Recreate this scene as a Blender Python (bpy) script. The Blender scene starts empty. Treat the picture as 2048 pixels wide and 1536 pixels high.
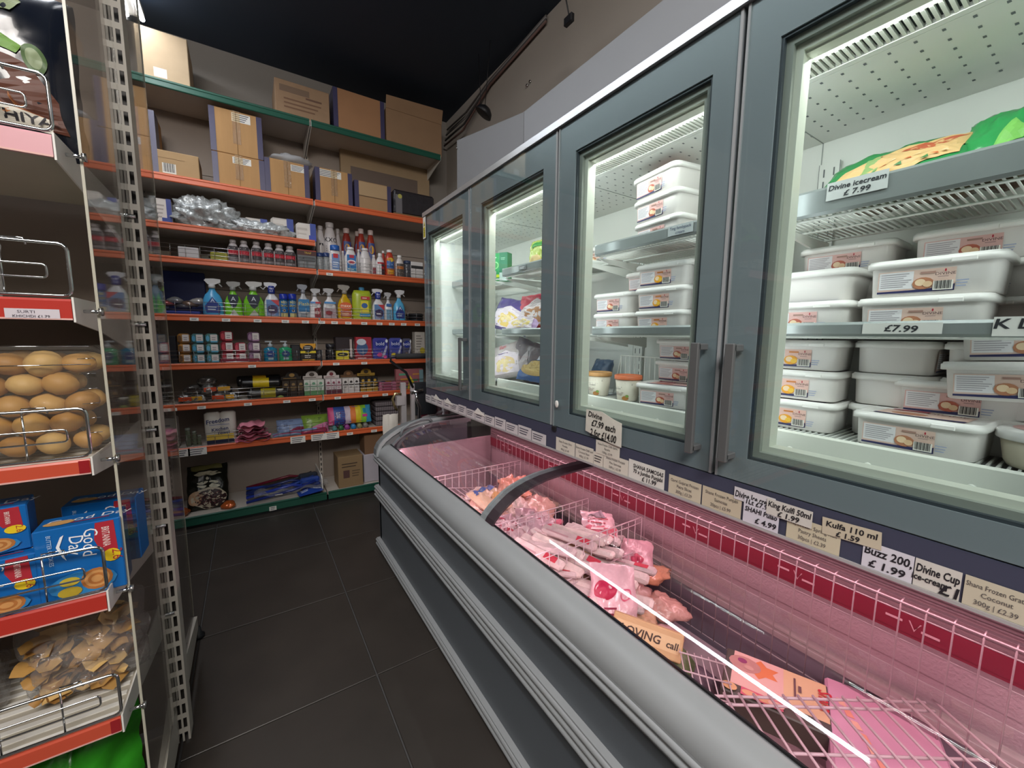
import bpy, math, random
from mathutils import Vector, Matrix, noise
from mathutils.geometry import tessellate_polygon
random.seed(4)
C = bpy.context.scene.collection
SC = bpy.context.scene
PI = math.pi
# ------------------------------------------------------------------ camera
CAM_Z, FPX, YAW, PIT, ROL = 1.33, 801.3, .5802, .11967, .01026
fw = Vector((math.sin(YAW)*math.cos(PIT), math.cos(YAW)*math.cos(PIT), -math.sin(PIT)))
r0 = Vector((math.cos(YAW), -math.sin(YAW), 0)); u0 = r0.cross(fw)
cr = r0*math.cos(ROL)+u0*math.sin(ROL); cu = -r0*math.sin(ROL)+u0*math.cos(ROL)
cam = bpy.data.objects.new('camera', bpy.data.cameras.new('camera')); C.objects.link(cam)
cam.matrix_world = Matrix(((cr.x, cu.x, -fw.x, 0), (cr.y, cu.y, -fw.y, 0), (cr.z, cu.z, -fw.z, CAM_Z), (0, 0, 0, 1)))
cam.data.sensor_width = 36; cam.data.lens = 36*FPX/2048; cam.data.clip_start = .02
SC.camera = cam
def at(px, py, **k):                      # point of the place behind a spot of the photo, on plane x=, y= or z=
    d = fw+cr*((px-1024)/FPX)-cu*((py-768)/FPX); (a, v), = k.items(); i = 'xyz'.index(a)
    o = Vector((0, 0, CAM_Z)); return o+d*((v-o[i])/d[i])
# ------------------------------------------------------------------ world, lights, exposure
w = bpy.data.worlds.new('world'); SC.world = w; w.use_nodes = True
w.node_tree.nodes['Background'].inputs[0].default_value = (.55, .6, .7, 1)
w.node_tree.nodes['Background'].inputs[1].default_value = .12
SC.view_settings.view_transform = 'Standard'; SC.view_settings.look = 'None'
SC.view_settings.exposure = .18; SC.view_settings.gamma = 1; SC.view_settings.use_curve_mapping = False
def area(name, loc, along, length, width, power, col, direction):
    l = bpy.data.lights.new(name, 'AREA'); l.shape = 'RECTANGLE'; l.size = width; l.size_y = length; l.energy = power; l.color = col
    o = bpy.data.objects.new(name, l); C.objects.link(o); z = -Vector(direction).normalized(); y = Vector(along); y = (y-z*y.dot(z)).normalized(); x = y.cross(z)
    o.matrix_world = Matrix(((x.x, y.x, z.x, loc[0]), (x.y, y.y, z.y, loc[1]), (x.z, y.z, z.z, loc[2]), (0, 0, 0, 1))); return o
for dx in (-.035, .035): area('aisle_batten_light', (-.46+dx, 2.0, 3.17), (0, 1, 0), 2.9, .028, 9, (.93, .96, 1), (0, 0, -1))
area('batten_uplight', (-.46, 2.0, 3.255), (0, 1, 0), 2.9, .10, 5, (.75, .86, 1), (0, 0, 1))
area('frontal_fill_light', (-.5, -1.3, 3.2), (1, 0, 0), 1.6, 1.2, 125, (1, .94, .88), (.15, .5, -1))  # added fill from behind the camera for flat frontal light
for y0, y1 in ((2.40, 1.88), (1.80, 1.24), (1.14, .58), (.50, -.08)):
    yc = (y0+y1)/2
    area('cabinet_top_led', (1.006, yc, 1.903), (0, 1, 0), abs(y0-y1)*.9, .012, 1.2, (1, 1, .97), (.6, 0, -1))
    area('cabinet_post_led', (1.028, y0-.01, 1.5), (0, 0, 1), .8, .01, .45, (.98, 1, 1), (1, -.35, 0))
    area('cabinet_post_led', (1.028, y1+.01, 1.5), (0, 0, 1), .8, .01, .45, (.98, 1, 1), (1, .35, 0))
area('chest_strip_light', (1.285, .95, .766), (0, 1, 0), 2.8, .02, 5.6, (1, .58, .64), (-.75, 0, -1))
area('chest_front_light', (.715, .95, .640), (0, 1, 0), 2.8, .01, 3.3, (1, .62, .68), (.9, 0, -.35))
# ------------------------------------------------------------------ materials
_m = {}
def lin(h):
    h = h.lstrip('#'); c = [int(h[i:i+2], 16)/255 for i in (0, 2, 4)]
    return [x/12.92 if x <= .04045 else ((x+.055)/1.055)**2.4 for x in c]
def K(h, r=.5, m=0., vary=.10, bump=0., sc=9., coat=0., em=0., stretch=(1, 1, 1)):
    key = (h, r, m, vary, bump, sc, coat, em, stretch)
    if key in _m: return _m[key]
    mt = bpy.data.materials.new('m_'+h.strip('#')); mt.use_nodes = True; nt = mt.node_tree; b = nt.nodes['Principled BSDF']
    c = lin(h); b.inputs['Base Color'].default_value = (*c, 1); b.inputs['Roughness'].default_value = r; b.inputs['Metallic'].default_value = m
    if coat: b.inputs['Coat Weight'].default_value = coat
    if em:
        b.inputs['Emission Color'].default_value = (*c, 1); b.inputs['Emission Strength'].default_value = em
    if vary or bump:
        tc = nt.nodes.new('ShaderNodeTexCoord'); mp = nt.nodes.new('ShaderNodeMapping'); n = nt.nodes.new('ShaderNodeTexNoise')
        mp.inputs['Scale'].default_value = stretch
        n.inputs['Scale'].default_value = sc; n.inputs['Detail'].default_value = 4
        nt.links.new(tc.outputs['Object'], mp.inputs['Vector']); nt.links.new(mp.outputs['Vector'], n.inputs['Vector'])
        if vary:
            mx = nt.nodes.new('ShaderNodeMix'); mx.data_type = 'RGBA'
            mx.inputs[6].default_value = (*[x*(1-vary) for x in c], 1); mx.inputs[7].default_value = (*[min(1, x*(1+vary)) for x in c], 1)
            nt.links.new(n.outputs[0], mx.inputs[0]); nt.links.new(mx.outputs[2], b.inputs['Base Color'])
        if bump:
            bp = nt.nodes.new('ShaderNodeBump'); bp.inputs['Strength'].default_value = bump; bp.inputs['Distance'].default_value = .01
            nt.links.new(n.outputs[0], bp.inputs['Height']); nt.links.new(bp.outputs[0], b.inputs['Normal'])
    _m[key] = mt; return mt
def glass(name, tint=(.93, .96, .96), ior=1.5, rough=.01, haze=0., hazecol=(.8, .8, .8), bump=0., sc=14.):
    if name in _m: return _m[name]
    mt = bpy.data.materials.new(name); mt.use_nodes = True; nt = mt.node_tree; nt.nodes.clear()
    o = nt.nodes.new('ShaderNodeOutputMaterial'); t = nt.nodes.new('ShaderNodeBsdfTransparent'); g = nt.nodes.new('ShaderNodeBsdfGlossy')
    lw = nt.nodes.new('ShaderNodeLayerWeight'); pw_ = nt.nodes.new('ShaderNodeMath'); pw_.operation = 'POWER'; pw_.inputs[1].default_value = 5
    f = nt.nodes.new('ShaderNodeMath'); f.operation = 'MULTIPLY_ADD'; mx = nt.nodes.new('ShaderNodeMixShader'); F0 = ((ior-1)/(ior+1))**2
    nt.links.new(lw.outputs['Facing'], pw_.inputs[0]); nt.links.new(pw_.outputs[0], f.inputs[0]); f.inputs[1].default_value = 1-F0; f.inputs[2].default_value = F0
    t.inputs[0].default_value = (*tint, 1); g.inputs['Roughness'].default_value = rough
    nt.links.new(f.outputs[0], mx.inputs[0]); nt.links.new(t.outputs[0], mx.inputs[1]); nt.links.new(g.outputs[0], mx.inputs[2])
    out = mx
    if bump:
        n = nt.nodes.new('ShaderNodeTexNoise'); n.inputs['Scale'].default_value = sc; n.inputs['Detail'].default_value = 3; n.inputs['Distortion'].default_value = 1.5
        tc = nt.nodes.new('ShaderNodeTexCoord'); nt.links.new(tc.outputs['Object'], n.inputs['Vector'])
        bp = nt.nodes.new('ShaderNodeBump'); bp.inputs['Strength'].default_value = bump; bp.inputs['Distance'].default_value = .02
        nt.links.new(n.outputs[0], bp.inputs['Height']); nt.links.new(bp.outputs[0], g.inputs['Normal']); nt.links.new(bp.outputs[0], lw.inputs['Normal'])
    if haze:
        d = nt.nodes.new('ShaderNodeBsdfDiffuse'); d.inputs[0].default_value = (*hazecol, 1); m2 = nt.nodes.new('ShaderNodeMixShader')
        m2.inputs[0].default_value = haze; nt.links.new(mx.outputs[0], m2.inputs[1]); nt.links.new(d.outputs[0], m2.inputs[2]); out = m2
    nt.links.new(out.outputs[0], o.inputs[0]); _m[name] = mt; return mt
GL = glass('door_glass', (.90, .94, .94), 1.36)
GLID = glass('lid_glass', (.94, .94, .95), 1.6)
ACR = glass('acrylic', (.975, .97, .955), 1.42, .03, .025, (.75, .72, .68))
FILM = glass('clear_film', (.93, .93, .93), 1.5, .12, .12, (.85, .85, .85), .9, 22)
CLAM = glass('clear_tray', (.95, .94, .92), 1.45, .05, .05, (.9, .85, .75), .25, 30)
WHITE = K('#e6e4de', .45); STEEL = K('#b9bab8', .28, 1.); CHROME = K('#cfd2d4', .12, 1., 0)
BLACK = K('#15161a', .5); INK = K('#1b1b20', .7, vary=0); PAPER = K('#e9e6dd', .8, vary=.03)
ORANGE = K('#d9663a', .38, vary=.06); CARD = K('#b98f5e', .8, vary=.12, bump=.15, sc=30, stretch=(1, 1, .15))
DARKCARD = K('#9c7f63', .85, vary=.12, bump=.1, sc=20); GREY = K('#5c666f', .35, vary=.03); RIM = K('#999c9e', .42, vary=.05)
# ------------------------------------------------------------------ mesh builder
class MB:
    def __init__(s): s.v = []; s.f = []; s.mi = []; s.sm = []; s.mats = []
    def m(s, mat):
        if mat not in s.mats: s.mats.append(mat)
        return s.mats.index(mat)
    def add(s, vs, fs, mat, smooth=False, T=None):
        b = len(s.v); s.v += [tuple(T @ Vector(v)) if T else tuple(v) for v in vs]; k = s.m(mat)
        for f in fs: s.f.append([b+i for i in f]); s.mi.append(k); s.sm.append(smooth)
        return s
    def box(s, x0, y0, z0, x1, y1, z1, mat, b=0., T=None):
        lo = (min(x0, x1), min(y0, y1), min(z0, z1)); hi = (max(x0, x1), max(y0, y1), max(z0, z1))
        if not b:
            vs = [(x, y, z) for x in (lo[0], hi[0]) for y in (lo[1], hi[1]) for z in (lo[2], hi[2])]
            return s.add(vs, [(0, 1, 3, 2), (4, 6, 7, 5), (0, 4, 5, 1), (2, 3, 7, 6), (0, 2, 6, 4), (1, 5, 7, 3)], mat, False, T)
        b = min(b, *[(hi[i]-lo[i])*.49 for i in range(3)]); c = [(lo[i]+hi[i])/2 for i in range(3)]; h = [(hi[i]-lo[i])/2 for i in range(3)]
        vs = []; idx = {}
        for sg in [(a, d, e) for a in (-1, 1) for d in (-1, 1) for e in (-1, 1)]:
            for ax in range(3):
                idx[(sg, ax)] = len(vs); vs.append([c[i]+sg[i]*(h[i] if i == ax else h[i]-b) for i in range(3)])
        fs = []
        for ax in range(3):
            o = [i for i in range(3) if i != ax]
            for q in (-1, 1):
                ring = []
                for a, d in ((-1, -1), (1, -1), (1, 1), (-1, 1)):
                    sg = [0]*3; sg[ax] = q; sg[o[0]] = a; sg[o[1]] = d; ring.append(idx[(tuple(sg), ax)])
                fs.append(ring)
            for a in (-1, 1):
                for d in (-1, 1):
                    s0 = [0]*3; s0[ax] = -1; s0[o[0]] = a; s0[o[1]] = d; s1 = list(s0); s1[ax] = 1
                    fs.append([idx[(tuple(s0), o[0])], idx[(tuple(s1), o[0])], idx[(tuple(s1), o[1])], idx[(tuple(s0), o[1])]])
        for sg in [(a, d, e) for a in (-1, 1) for d in (-1, 1) for e in (-1, 1)]: fs.append([idx[(sg, i)] for i in range(3)])
        out = []
        for f in fs:
            p = [Vector(vs[i]) for i in f]; n = (p[1]-p[0]).cross(p[2]-p[0]); ce = sum(p, Vector())/len(p)
            out.append(f if n.dot(ce-Vector(c)) > 0 else f[::-1])
        return s.add(vs, out, mat, False, T)
    def prism(s, poly, a0, a1, ax, mat, T=None):          # polygon in the two other axes, extruded along axis ax
        n = len(poly); vs = []
        for a in (a0, a1):
            for p in poly: q = list(p); q.insert(ax, a); vs.append(q)
        fs = [list(range(n))[::-1], list(range(n, 2*n))]+[(i, (i+1) % n, n+(i+1) % n, n+i) for i in range(n)]
        return s.add(vs, fs, mat, False, T)
    def lathe(s, prof, mat, n=16, sx=1., sy=1., T=None, caps=True, sq=2.):
        vs = []
        for r, z in prof:
            for i in range(n):
                a = 2*PI*i/n; c_, s_ = math.cos(a), math.sin(a)
                k = (abs(c_)**sq+abs(s_)**sq)**(-1/sq); vs.append((r*sx*c_*k, r*sy*s_*k, z))
        fs = []
        for j in range(len(prof)-1):
            for i in range(n): a = j*n+i; b = j*n+(i+1) % n; fs.append((a, b, b+n, a+n))
        if caps: fs += [list(range(n))[::-1], list(range((len(prof)-1)*n, len(prof)*n))]
        return s.add(vs, fs, mat, True, T)
    def tube(s, pts, r, mat, n=6, closed=False, T=None):
        P = [Vector(p) for p in pts]; N = len(P); vs = []; up = None
        for i in range(N):
            if closed: d = (P[(i+1) % N]-P[i-1]).normalized()
            else: d = (P[min(i+1, N-1)]-P[max(i-1, 0)]).normalized()
            if up is None: up = d.orthogonal().normalized()
            up = (up-d*up.dot(d))
            up = up.normalized() if up.length > 1e-6 else d.orthogonal().normalized()
            q = d.cross(up)
            for k in range(n): a = 2*PI*k/n; vs.append(P[i]+(up*math.cos(a)+q*math.sin(a))*r)
        fs = []
        for i in range(N if closed else N-1):
            for k in range(n): a = i*n+k; b = i*n+(k+1) % n; c = ((i+1) % N)*n; fs.append((a, b, c+(k+1) % n, c+k))
        if not closed: fs += [list(range(n))[::-1], list(range((N-1)*n, N*n))]
        return s.add(vs, fs, mat, True, T)
    def rod(s, a, b, r, mat, n=5): return s.tube([a, b], r, mat, n)
    def grid(s, fn, nu, nv, mat, T=None, smooth=True):
        vs = [fn(i/nu, j/nv) for j in range(nv+1) for i in range(nu+1)]
        fs = [(j*(nu+1)+i, j*(nu+1)+i+1, (j+1)*(nu+1)+i+1, (j+1)*(nu+1)+i) for j in range(nv) for i in range(nu)]
        return s.add(vs, fs, mat, smooth, T)
    def pillow(s, fn, nu, nv, mat, back=.25):             # fn(u,v,side) front/back surfaces sharing a rim
        s.grid(lambda u, v: fn(u, v, 1), nu, nv, mat); s.grid(lambda u, v: fn(1-u, v, -1), nu, nv, mat); return s
    def build(s, name, parent=None, loc=None, rz=0.):
        me = bpy.data.meshes.new(name); me.from_pydata([tuple(v) for v in s.v], [], s.f)
        for mt in s.mats: me.materials.append(mt)
        me.polygons.foreach_set('material_index', s.mi); me.polygons.foreach_set('use_smooth', s.sm); me.update()
        o = bpy.data.objects.new(name, me); C.objects.link(o)
        if parent: o.parent = parent
        if loc: o.location = loc
        if rz: o.rotation_euler = (0, 0, rz)
        return o
def thing(name, label, cat, loc=(0, 0, 0), rot=0, group=None):
    o = bpy.data.objects.new(name, None); C.objects.link(o); o.location = loc
    o.rotation_euler = rot if isinstance(rot, (tuple, list)) else (0, 0, rot); o.empty_display_size = .05
    o['label'] = label; o['category'] = cat
    if group: o['group'] = group
    return o
def tag(o, label, cat, group=None):
    o['label'] = label; o['category'] = cat
    if group: o['group'] = group
    return o
def struct(o): o['kind'] = 'structure'; return o
def copy_tree(o, parent=None):
    c = o.copy(); C.objects.link(c); c.parent = parent
    for ch in o.children: copy_tree(ch, c)
    return c
# ------------------------------------------------------------------ print: thin ink layers on a surface
_tx = {}
def text_mesh(t):
    if t not in _tx:
        cu_ = bpy.data.curves.new('t', 'FONT'); cu_.body = t.lstrip('*'); cu_.offset = .022 if t[0] == '*' else 0; cu_.shear = .12 if t[0] == '*' else 0; cu_.size = 1; cu_.resolution_u = 2; cu_.align_x = 'CENTER'
        o = bpy.data.objects.new('t', cu_); me = bpy.data.meshes.new_from_object(o)
        _tx[t] = ([v.co.copy() for v in me.vertices], [list(p.vertices) for p in me.polygons])
        bpy.data.objects.remove(o); bpy.data.meshes.remove(me)
    return _tx[t]
def art(parent, elems, mp, name='printed_label', mb=None, st=.00035, sub=0):
    """elems in metres on the surface: r x0 y0 x1 y1 col | e cx cy rx ry col | t x y h text col [rot] [bold] | b barcode | l fake small print lines | p polygon"""
    M = mb or MB(); off = .0006
    for e in elems:
        k = e[0]
        if k == 'r':
            x0, y0, x1, y1, c = e[1:]
            M.grid(lambda u, v: mp(x0+(x1-x0)*u, y0+(y1-y0)*v, off), 10 if sub else 5, 8 if sub else 2, K(c, .5, vary=.04), smooth=bool(sub))
        elif k == 'e':
            cx, cy, rx, ry, c = e[1:]
            if sub: M.grid(lambda u, v: mp(cx+rx*v*math.cos(2*PI*u), cy+ry*v*math.sin(2*PI*u), off), 20, 5, K(c, .5, vary=.15, sc=60))
            else: M.add([mp(cx+rx*math.cos(a*PI/7), cy+ry*math.sin(a*PI/7), off) for a in range(14)], [list(range(14))], K(c, .5, vary=.15, sc=60))
        elif k == 'p':
            if sub:
                tr_ = [[e[1][i] for i in t] for t in tessellate_polygon([[Vector((x, y, 0)) for x, y in e[1]]])]
                for _ in range(3 if len(tr_) < 12 else 2):
                    nt_ = []
                    for a, b, c in tr_:
                        ab, bc, ca = [((p[0]+q[0])/2, (p[1]+q[1])/2) for p, q in ((a, b), (b, c), (c, a))]; nt_ += [(a, ab, ca), (ab, b, bc), (ca, bc, c), (ab, bc, ca)]
                    tr_ = nt_ if (e[1][0][0]-e[1][2][0])**2+(e[1][0][1]-e[1][2][1])**2 > 4e-4 else tr_
                M.add([mp(x, y, off) for t in tr_ for x, y in t], [(3*i, 3*i+1, 3*i+2) for i in range(len(tr_))], K(e[2], .5, vary=.1, sc=40))
            else: M.add([mp(x, y, off) for x, y in e[1]], [list(range(len(e[1])))], K(e[2], .5, vary=.1, sc=40))
        elif k == 't':
            x, y, h, t, c = e[1:6]; rot = e[6] if len(e) > 6 else 0; sx = e[7] if len(e) > 7 else 1
            vs, fs = text_mesh(t); ca, sa = math.cos(rot), math.sin(rot); s = h/.7
            M.add([mp(x+(v.x*s*sx*ca-v.y*s*sa), y+(v.x*s*sx*sa+v.y*s*ca), off) for v in vs], fs, K(c, .6, vary=0))
        elif k == 'b':
            x0, y0, x1, y1 = e[1:5]; M.grid(lambda u, v: mp(x0+(x1-x0)*u, y0+(y1-y0)*v, off), 2, 1, PAPER, smooth=False)
            n = 14; wd = (x1-x0)*.86/n
            for i in range(n):
                a = x0+(x1-x0)*.07+wd*i; bw = wd*(.35+.4*((i*7) % 3)/2)
                M.add([mp(a, y0+(y1-y0)*.12, off+st), mp(a+bw, y0+(y1-y0)*.12, off+st), mp(a+bw, y1, off+st), mp(a, y1, off+st)], [(0, 1, 2, 3)], INK)
        elif k == 'l':
            x0, y0, x1, y1, n, c = e[1:]; dh = (y1-y0)/n
            for i in range(n):
                ww = (x1-x0)*(.75+.25*((i*5) % 4)/3); yy = y0+dh*(i+.3)
                M.add([mp(x0, yy, off), mp(x0+ww, yy, off), mp(x0+ww, yy+dh*.38, off), mp(x0, yy+dh*.38, off)], [(0, 1, 2, 3)], K(c, .7, vary=0))
        off += st
    return None if mb else M.build(name, parent)
def flat(y0=0.): return lambda u, v, o: (u, y0-o, v)
def curved(a, b, y0=0.): return lambda u, v, o: ((a+o)*math.sin(max(-1.5, min(1.5, u/a))), y0-(b+o)*math.cos(max(-1.5, min(1.5, u/a))), v)
# ================================================================== THE ROOM
ZC = 3.335; XW = 1.69; YB = 3.755
TILE = K('#38332f', .45, vary=.35, bump=.06, sc=5); GROUT = K('#4c4b4b', .8)
fl = struct(MB().box(-3, -2.2, -.05, 1.9, 3.9, -.006, GROUT).build('floor'))
for i in range(-6, 5):
    for j in range(-3, 6):
        x0 = .345-.02*j/3+.605*i*1.0+.0; y0 = 2.085+.604*(j-2)
        x0 = .352+.605*i; x1 = min(x0+.599, 1.88); y1 = min(y0+.598, 3.88)
        if x0 < -2.9 or x0 > 1.8 or y0 > 3.8 or y0 < -2.2: continue
        MB().box(x0, y0, -.02, x1, y1, 0, TILE, .0015).build('tile', fl)
struct(MB().box(-3, -2.2, ZC, 1.9, 3.9, ZC+.05, K('#2c3848', .7, vary=.05)).build('ceiling'))
PLASTER = K('#a8a096', .9, vary=.06, sc=3)
struct(MB().box(-3, YB+.01, 0, 1.9, YB+.1, ZC, K('#8d8780', .9, vary=.06, sc=3)).build('wall_back'))
struct(MB().box(XW, -2.2, 0, XW+.1, YB+.05, ZC, PLASTER).build('wall_right'))
struct(MB().box(-3.05, -2.2, 0, -3, YB+.05, ZC, K('#77716b', .9)).build('wall_left'))
struct(MB().box(-3.05, -2.25, 0, 1.8, -2.2, ZC, K('#6f6a66', .9)).build('wall_front'))
# metal cladding sheets above the freezer
sheet = thing('cladding_panel', 'slanted pale grey sheet metal panel above the far freezer doors', 'panel')
a = [(2.30, 2.062), (1.605, 2.062), (1.605, 2.335), (2.30, 2.475)]
M = MB(); M.prism([(y, z) for y, z in a], 1.10, 1.104, 0, K('#8b8d90', .5, vary=.03)); M.build('sheet', sheet)
M = MB(); M.tube([(1.098, 2.295, 2.43), (1.094, 2.295, 2.43)], .006, CHROME, 8); M.build('screw', sheet)
sheet2 = thing('cladding_panel', 'long pale grey sheet metal fascia above the near freezer doors', 'panel')
MB().box(1.10, -.2, 2.062, 1.104, 1.6, 2.335, K('#94979b', .45, vary=.03)).build('sheet', sheet2)
M = MB(); M.box(1.102, 1.597, 2.07, 1.107, 1.604, 2.33, K('#55585c')); M.build('joint_strip', sheet2)
M = MB()
for i in range(2): M.tube([(XW-.001, 2.42-.035*i, 3.02+.008*i), (XW-.012, 2.42-.035*i, 3.02+.008*i)], .009, CHROME, 8)
tag(M.build('wall_screws'), 'two small bright screws in the plaster wall above the freezer', 'screw')
# hanging black half dome on wires, not a light source, + cables
p = at(966, 228, x=1.5); hs = thing('hanging_dome', 'small black half dome shade hanging from two wires by the wall', 'shade', p)
M = MB(); M.lathe([(.002, .055), (.03, .05), (.055, .03), (.066, 0), (.062, -.002)], BLACK, 18, T=Matrix.Rotation(.5, 4, 'Y') @ Matrix.Rotation(.35, 4, 'X')); M.build('shade', hs)
for dx, q in ((-.03, at(957, 178, x=1.5)), (.03, at(980, 160, x=1.5))):
    M = MB(); M.rod((0, -dx, .045), (0, q.y-p.y, ZC-p.z), .0025, BLACK); M.build('wire', hs)
p = at(1138, 40, x=1.45); hs = thing('hanging_bracket', 'short black cable bracket hanging from the ceiling above the freezer', 'bracket', p)
M = MB(); M.box(-.012, -.03, -.02, .012, .03, .02, BLACK, .004); M.build('clip', hs)
M = MB(); M.tube([(0, .0, .02), (0, .03, .12), (0, .0, ZC-p.z)], .004, BLACK); M.build('wire', hs)
for k in range(4):
    M = MB(); z = 3.22-.05*k
    M.tube([(XW-.02-.01*k, 3.7, z+.02), (XW-.025-.01*k, 3.3, z), (XW-.02, 2.9, ZC-.05-.012*k), (XW-.02, 2.2, ZC-.02-.01*k)], .008, K(['#55504e', '#7d7a78', '#3c3a3a', '#6a4f48'][k], .6))
    tag(M.build('cable'), ['brown grey cable', 'light grey cable', 'dark grey cable', 'dull reddish cable'][k]+' sagging along the wall under the ceiling corner', 'cable')
# ceiling batten, then an added fill panel
TUBEM = K('#f4f8ff', .4, vary=0, em=9)
bt = thing('batten_light', 'long twin tube batten light on the dark ceiling over the aisle', 'light', (-.46, 2.0, 3.21))
MB().box(-.045, -1.47, 0, .045, 1.47, .034, WHITE, .005).build('housing', bt)
for dx in (-.035, .035): MB().tube([(dx, -1.45, -.014), (dx, 1.45, -.014)], .013, TUBEM, 8).build('tube', bt)
bt = thing('fill_panel', 'square ceiling panel light behind the viewer', 'light', (-.4, -1.3, 3.31))  # unseen glowing panel, added to go with the frontal fill
MB().box(-.3, -.3, 0, .3, .3, .02, WHITE, .003).build('frame', bt); MB().box(-.28, -.28, -.004, .28, .28, 0, TUBEM).build('diffuser', bt)
# ================================================================== BACK SHELVING
YS = 3.357
SH = [(2.849, 2.802, 'g'), (2.304, 2.26, 'o'), (2.014, 1.972, 'o'), (1.808, 1.767, 'o'), (1.448, 1.405, 'o'), (1.128, 1.088, 'o'), (.862, .820, 'o'), (.566, .522, 'o'), (.085, .02, 'g')]
JX = .457; SHELFM = K('#c9c0b6', .55, vary=.05); GREEN = K('#1b5544', .45, vary=.05); BACKP = K('#9a8e84', .75, vary=.05)
bays = [(JX-2.0, JX-1.0, 'far left bay of wall shelving behind the clear end panel'), (JX-1.0, JX, 'middle bay of orange edged wall shelving with boxes and sprays'), (JX, JX+1.0, 'right bay of orange edged wall shelving beside the freezer')]
TICK = {(1, 4): [-.44, -.27, -.1, .08, .25, .38], (2, 4): [.49, .58, .68, .8, .92, 1.02, 1.12, 1.24], (1, 5): [-.43, .03], (2, 5): [.58, .79], (1, 6): [-.42, -.27, -.01, .23, .4], (2, 6): [.58, .79, .95],
        (1, 7): [-.42, -.33, .27, .41], (2, 7): [.51, .66, .85, .95], (2, 3): [.56], (1, 8): [.1]}
for bi, (x0, x1, lab) in enumerate(bays):
    T_ = thing('shelving_unit', lab, 'shelving', ((x0+x1)/2, YS, 0), 0, 'wall shelving bays'); cx = (x0+x1)/2; hw = (x1-x0)/2
    M = MB()
    for k in range(7): M.box(-hw+.004, .392, .05+.4*k, hw-.004, .398, .05+.4*k+.396, BACKP)
    M.build('back_panel', T_)['kind'] = 'stuff'
    M = MB(); 
    for dx in (-hw+.012,): M.box(dx-.012, .375, 0, dx+.012, .392, 2.9, SHELFM)
    for k in range(60): M.box(-hw+.008, .3745, .1+.045*k, -hw+.016, .3752, .125+.045*k, BLACK)
    M.build('upright', T_)
    for si, (zt, zb, kind) in enumerate(SH):
        if si == 2 and bi == 2: continue
        rm = ORANGE if kind == 'o' else GREEN; dp = .40 if si < 8 else .40
        zsh = zt-.006 if si else zt-.004
        s = MB().box(-hw+.003, .004, zsh-.022, hw-.003, dp-.012, zsh, SHELFM, .002).build('shelf', T_)
        M = MB(); M.prism([(-.003, zb+.004), (0, zb), (.006, zb), (.006, zt), (0, zt), (-.004, zt-.004), (-.004, zt-.012), (-.001, zt-.016)], -hw+.006, hw-.006, 0, rm); M.build('price_rail', s)
        if kind == 'o' or si == 0:
            for dx in (-hw+.006, hw-.006):
                M = MB(); M.prism([(.0, zb), (.0, zsh-.005), (dp-.03, zsh-.005), (dp-.03, zb-.09), (.2, zb-.045)], dx-.003, dx+.003, 0, WHITE); M.build('bracket', s)
        if si in (3, 4, 5, 6, 7):
            M = MB(); g0, g1 = (-hw+.01, hw-.01); h = .078 if si > 3 else .075; nW = 3
            if si == 7 and bi == 2: g0, g1 = -hw+.01, -hw+.11
            for q in range(nW+1): M.rod((g0, .012, zt+.004+h*q/nW), (g1, .012, zt+.004+h*q/nW), .0016, STEEL, 4)
            nv = max(2, int((g1-g0)/.075))
            for q in range(nv+1): xx = g0+(g1-g0)*q/nv; M.rod((xx, .0135, zt), (xx, .0135, zt+.004+h), .0016, STEEL, 4)
            M.build('wire_guard', s)
        for tx in TICK.get((bi, si), []):
            big = (si == 7 and tx < .6); wd = .05 if big else .042; hh = zt-zb; M = MB()
            z0 = zb-.012 if big else zb+.001; z1 = zt-.006 if big else zb+hh*.5
            art(s, [('r', tx-cx-wd, z0, tx-cx+wd*(1 if big else .1), z1, '#e8e6e0'), ('l', tx-cx-wd*.8, z0+.004, tx-cx+(wd*.8 if big else 0), z1-.003, 3 if big else 2, '#55535a')], flat(-.0042), 'price_ticket')
        if si == 8:
            MB().box(-hw+.006, .012, 0, hw-.006, .03, .022, BLACK).build('kick_plate', s)
    if bi == 1:
        M = MB(); M.prism([(.02, .085), (.38, .085), (.38, .215), (.06, .215), (.02, .19)], hw-.036, hw-.028, 0, WHITE); M.box(hw-.036, .018, .085, hw-.028, .028, .19, WHITE); M.build('side_divider', T_)
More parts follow.
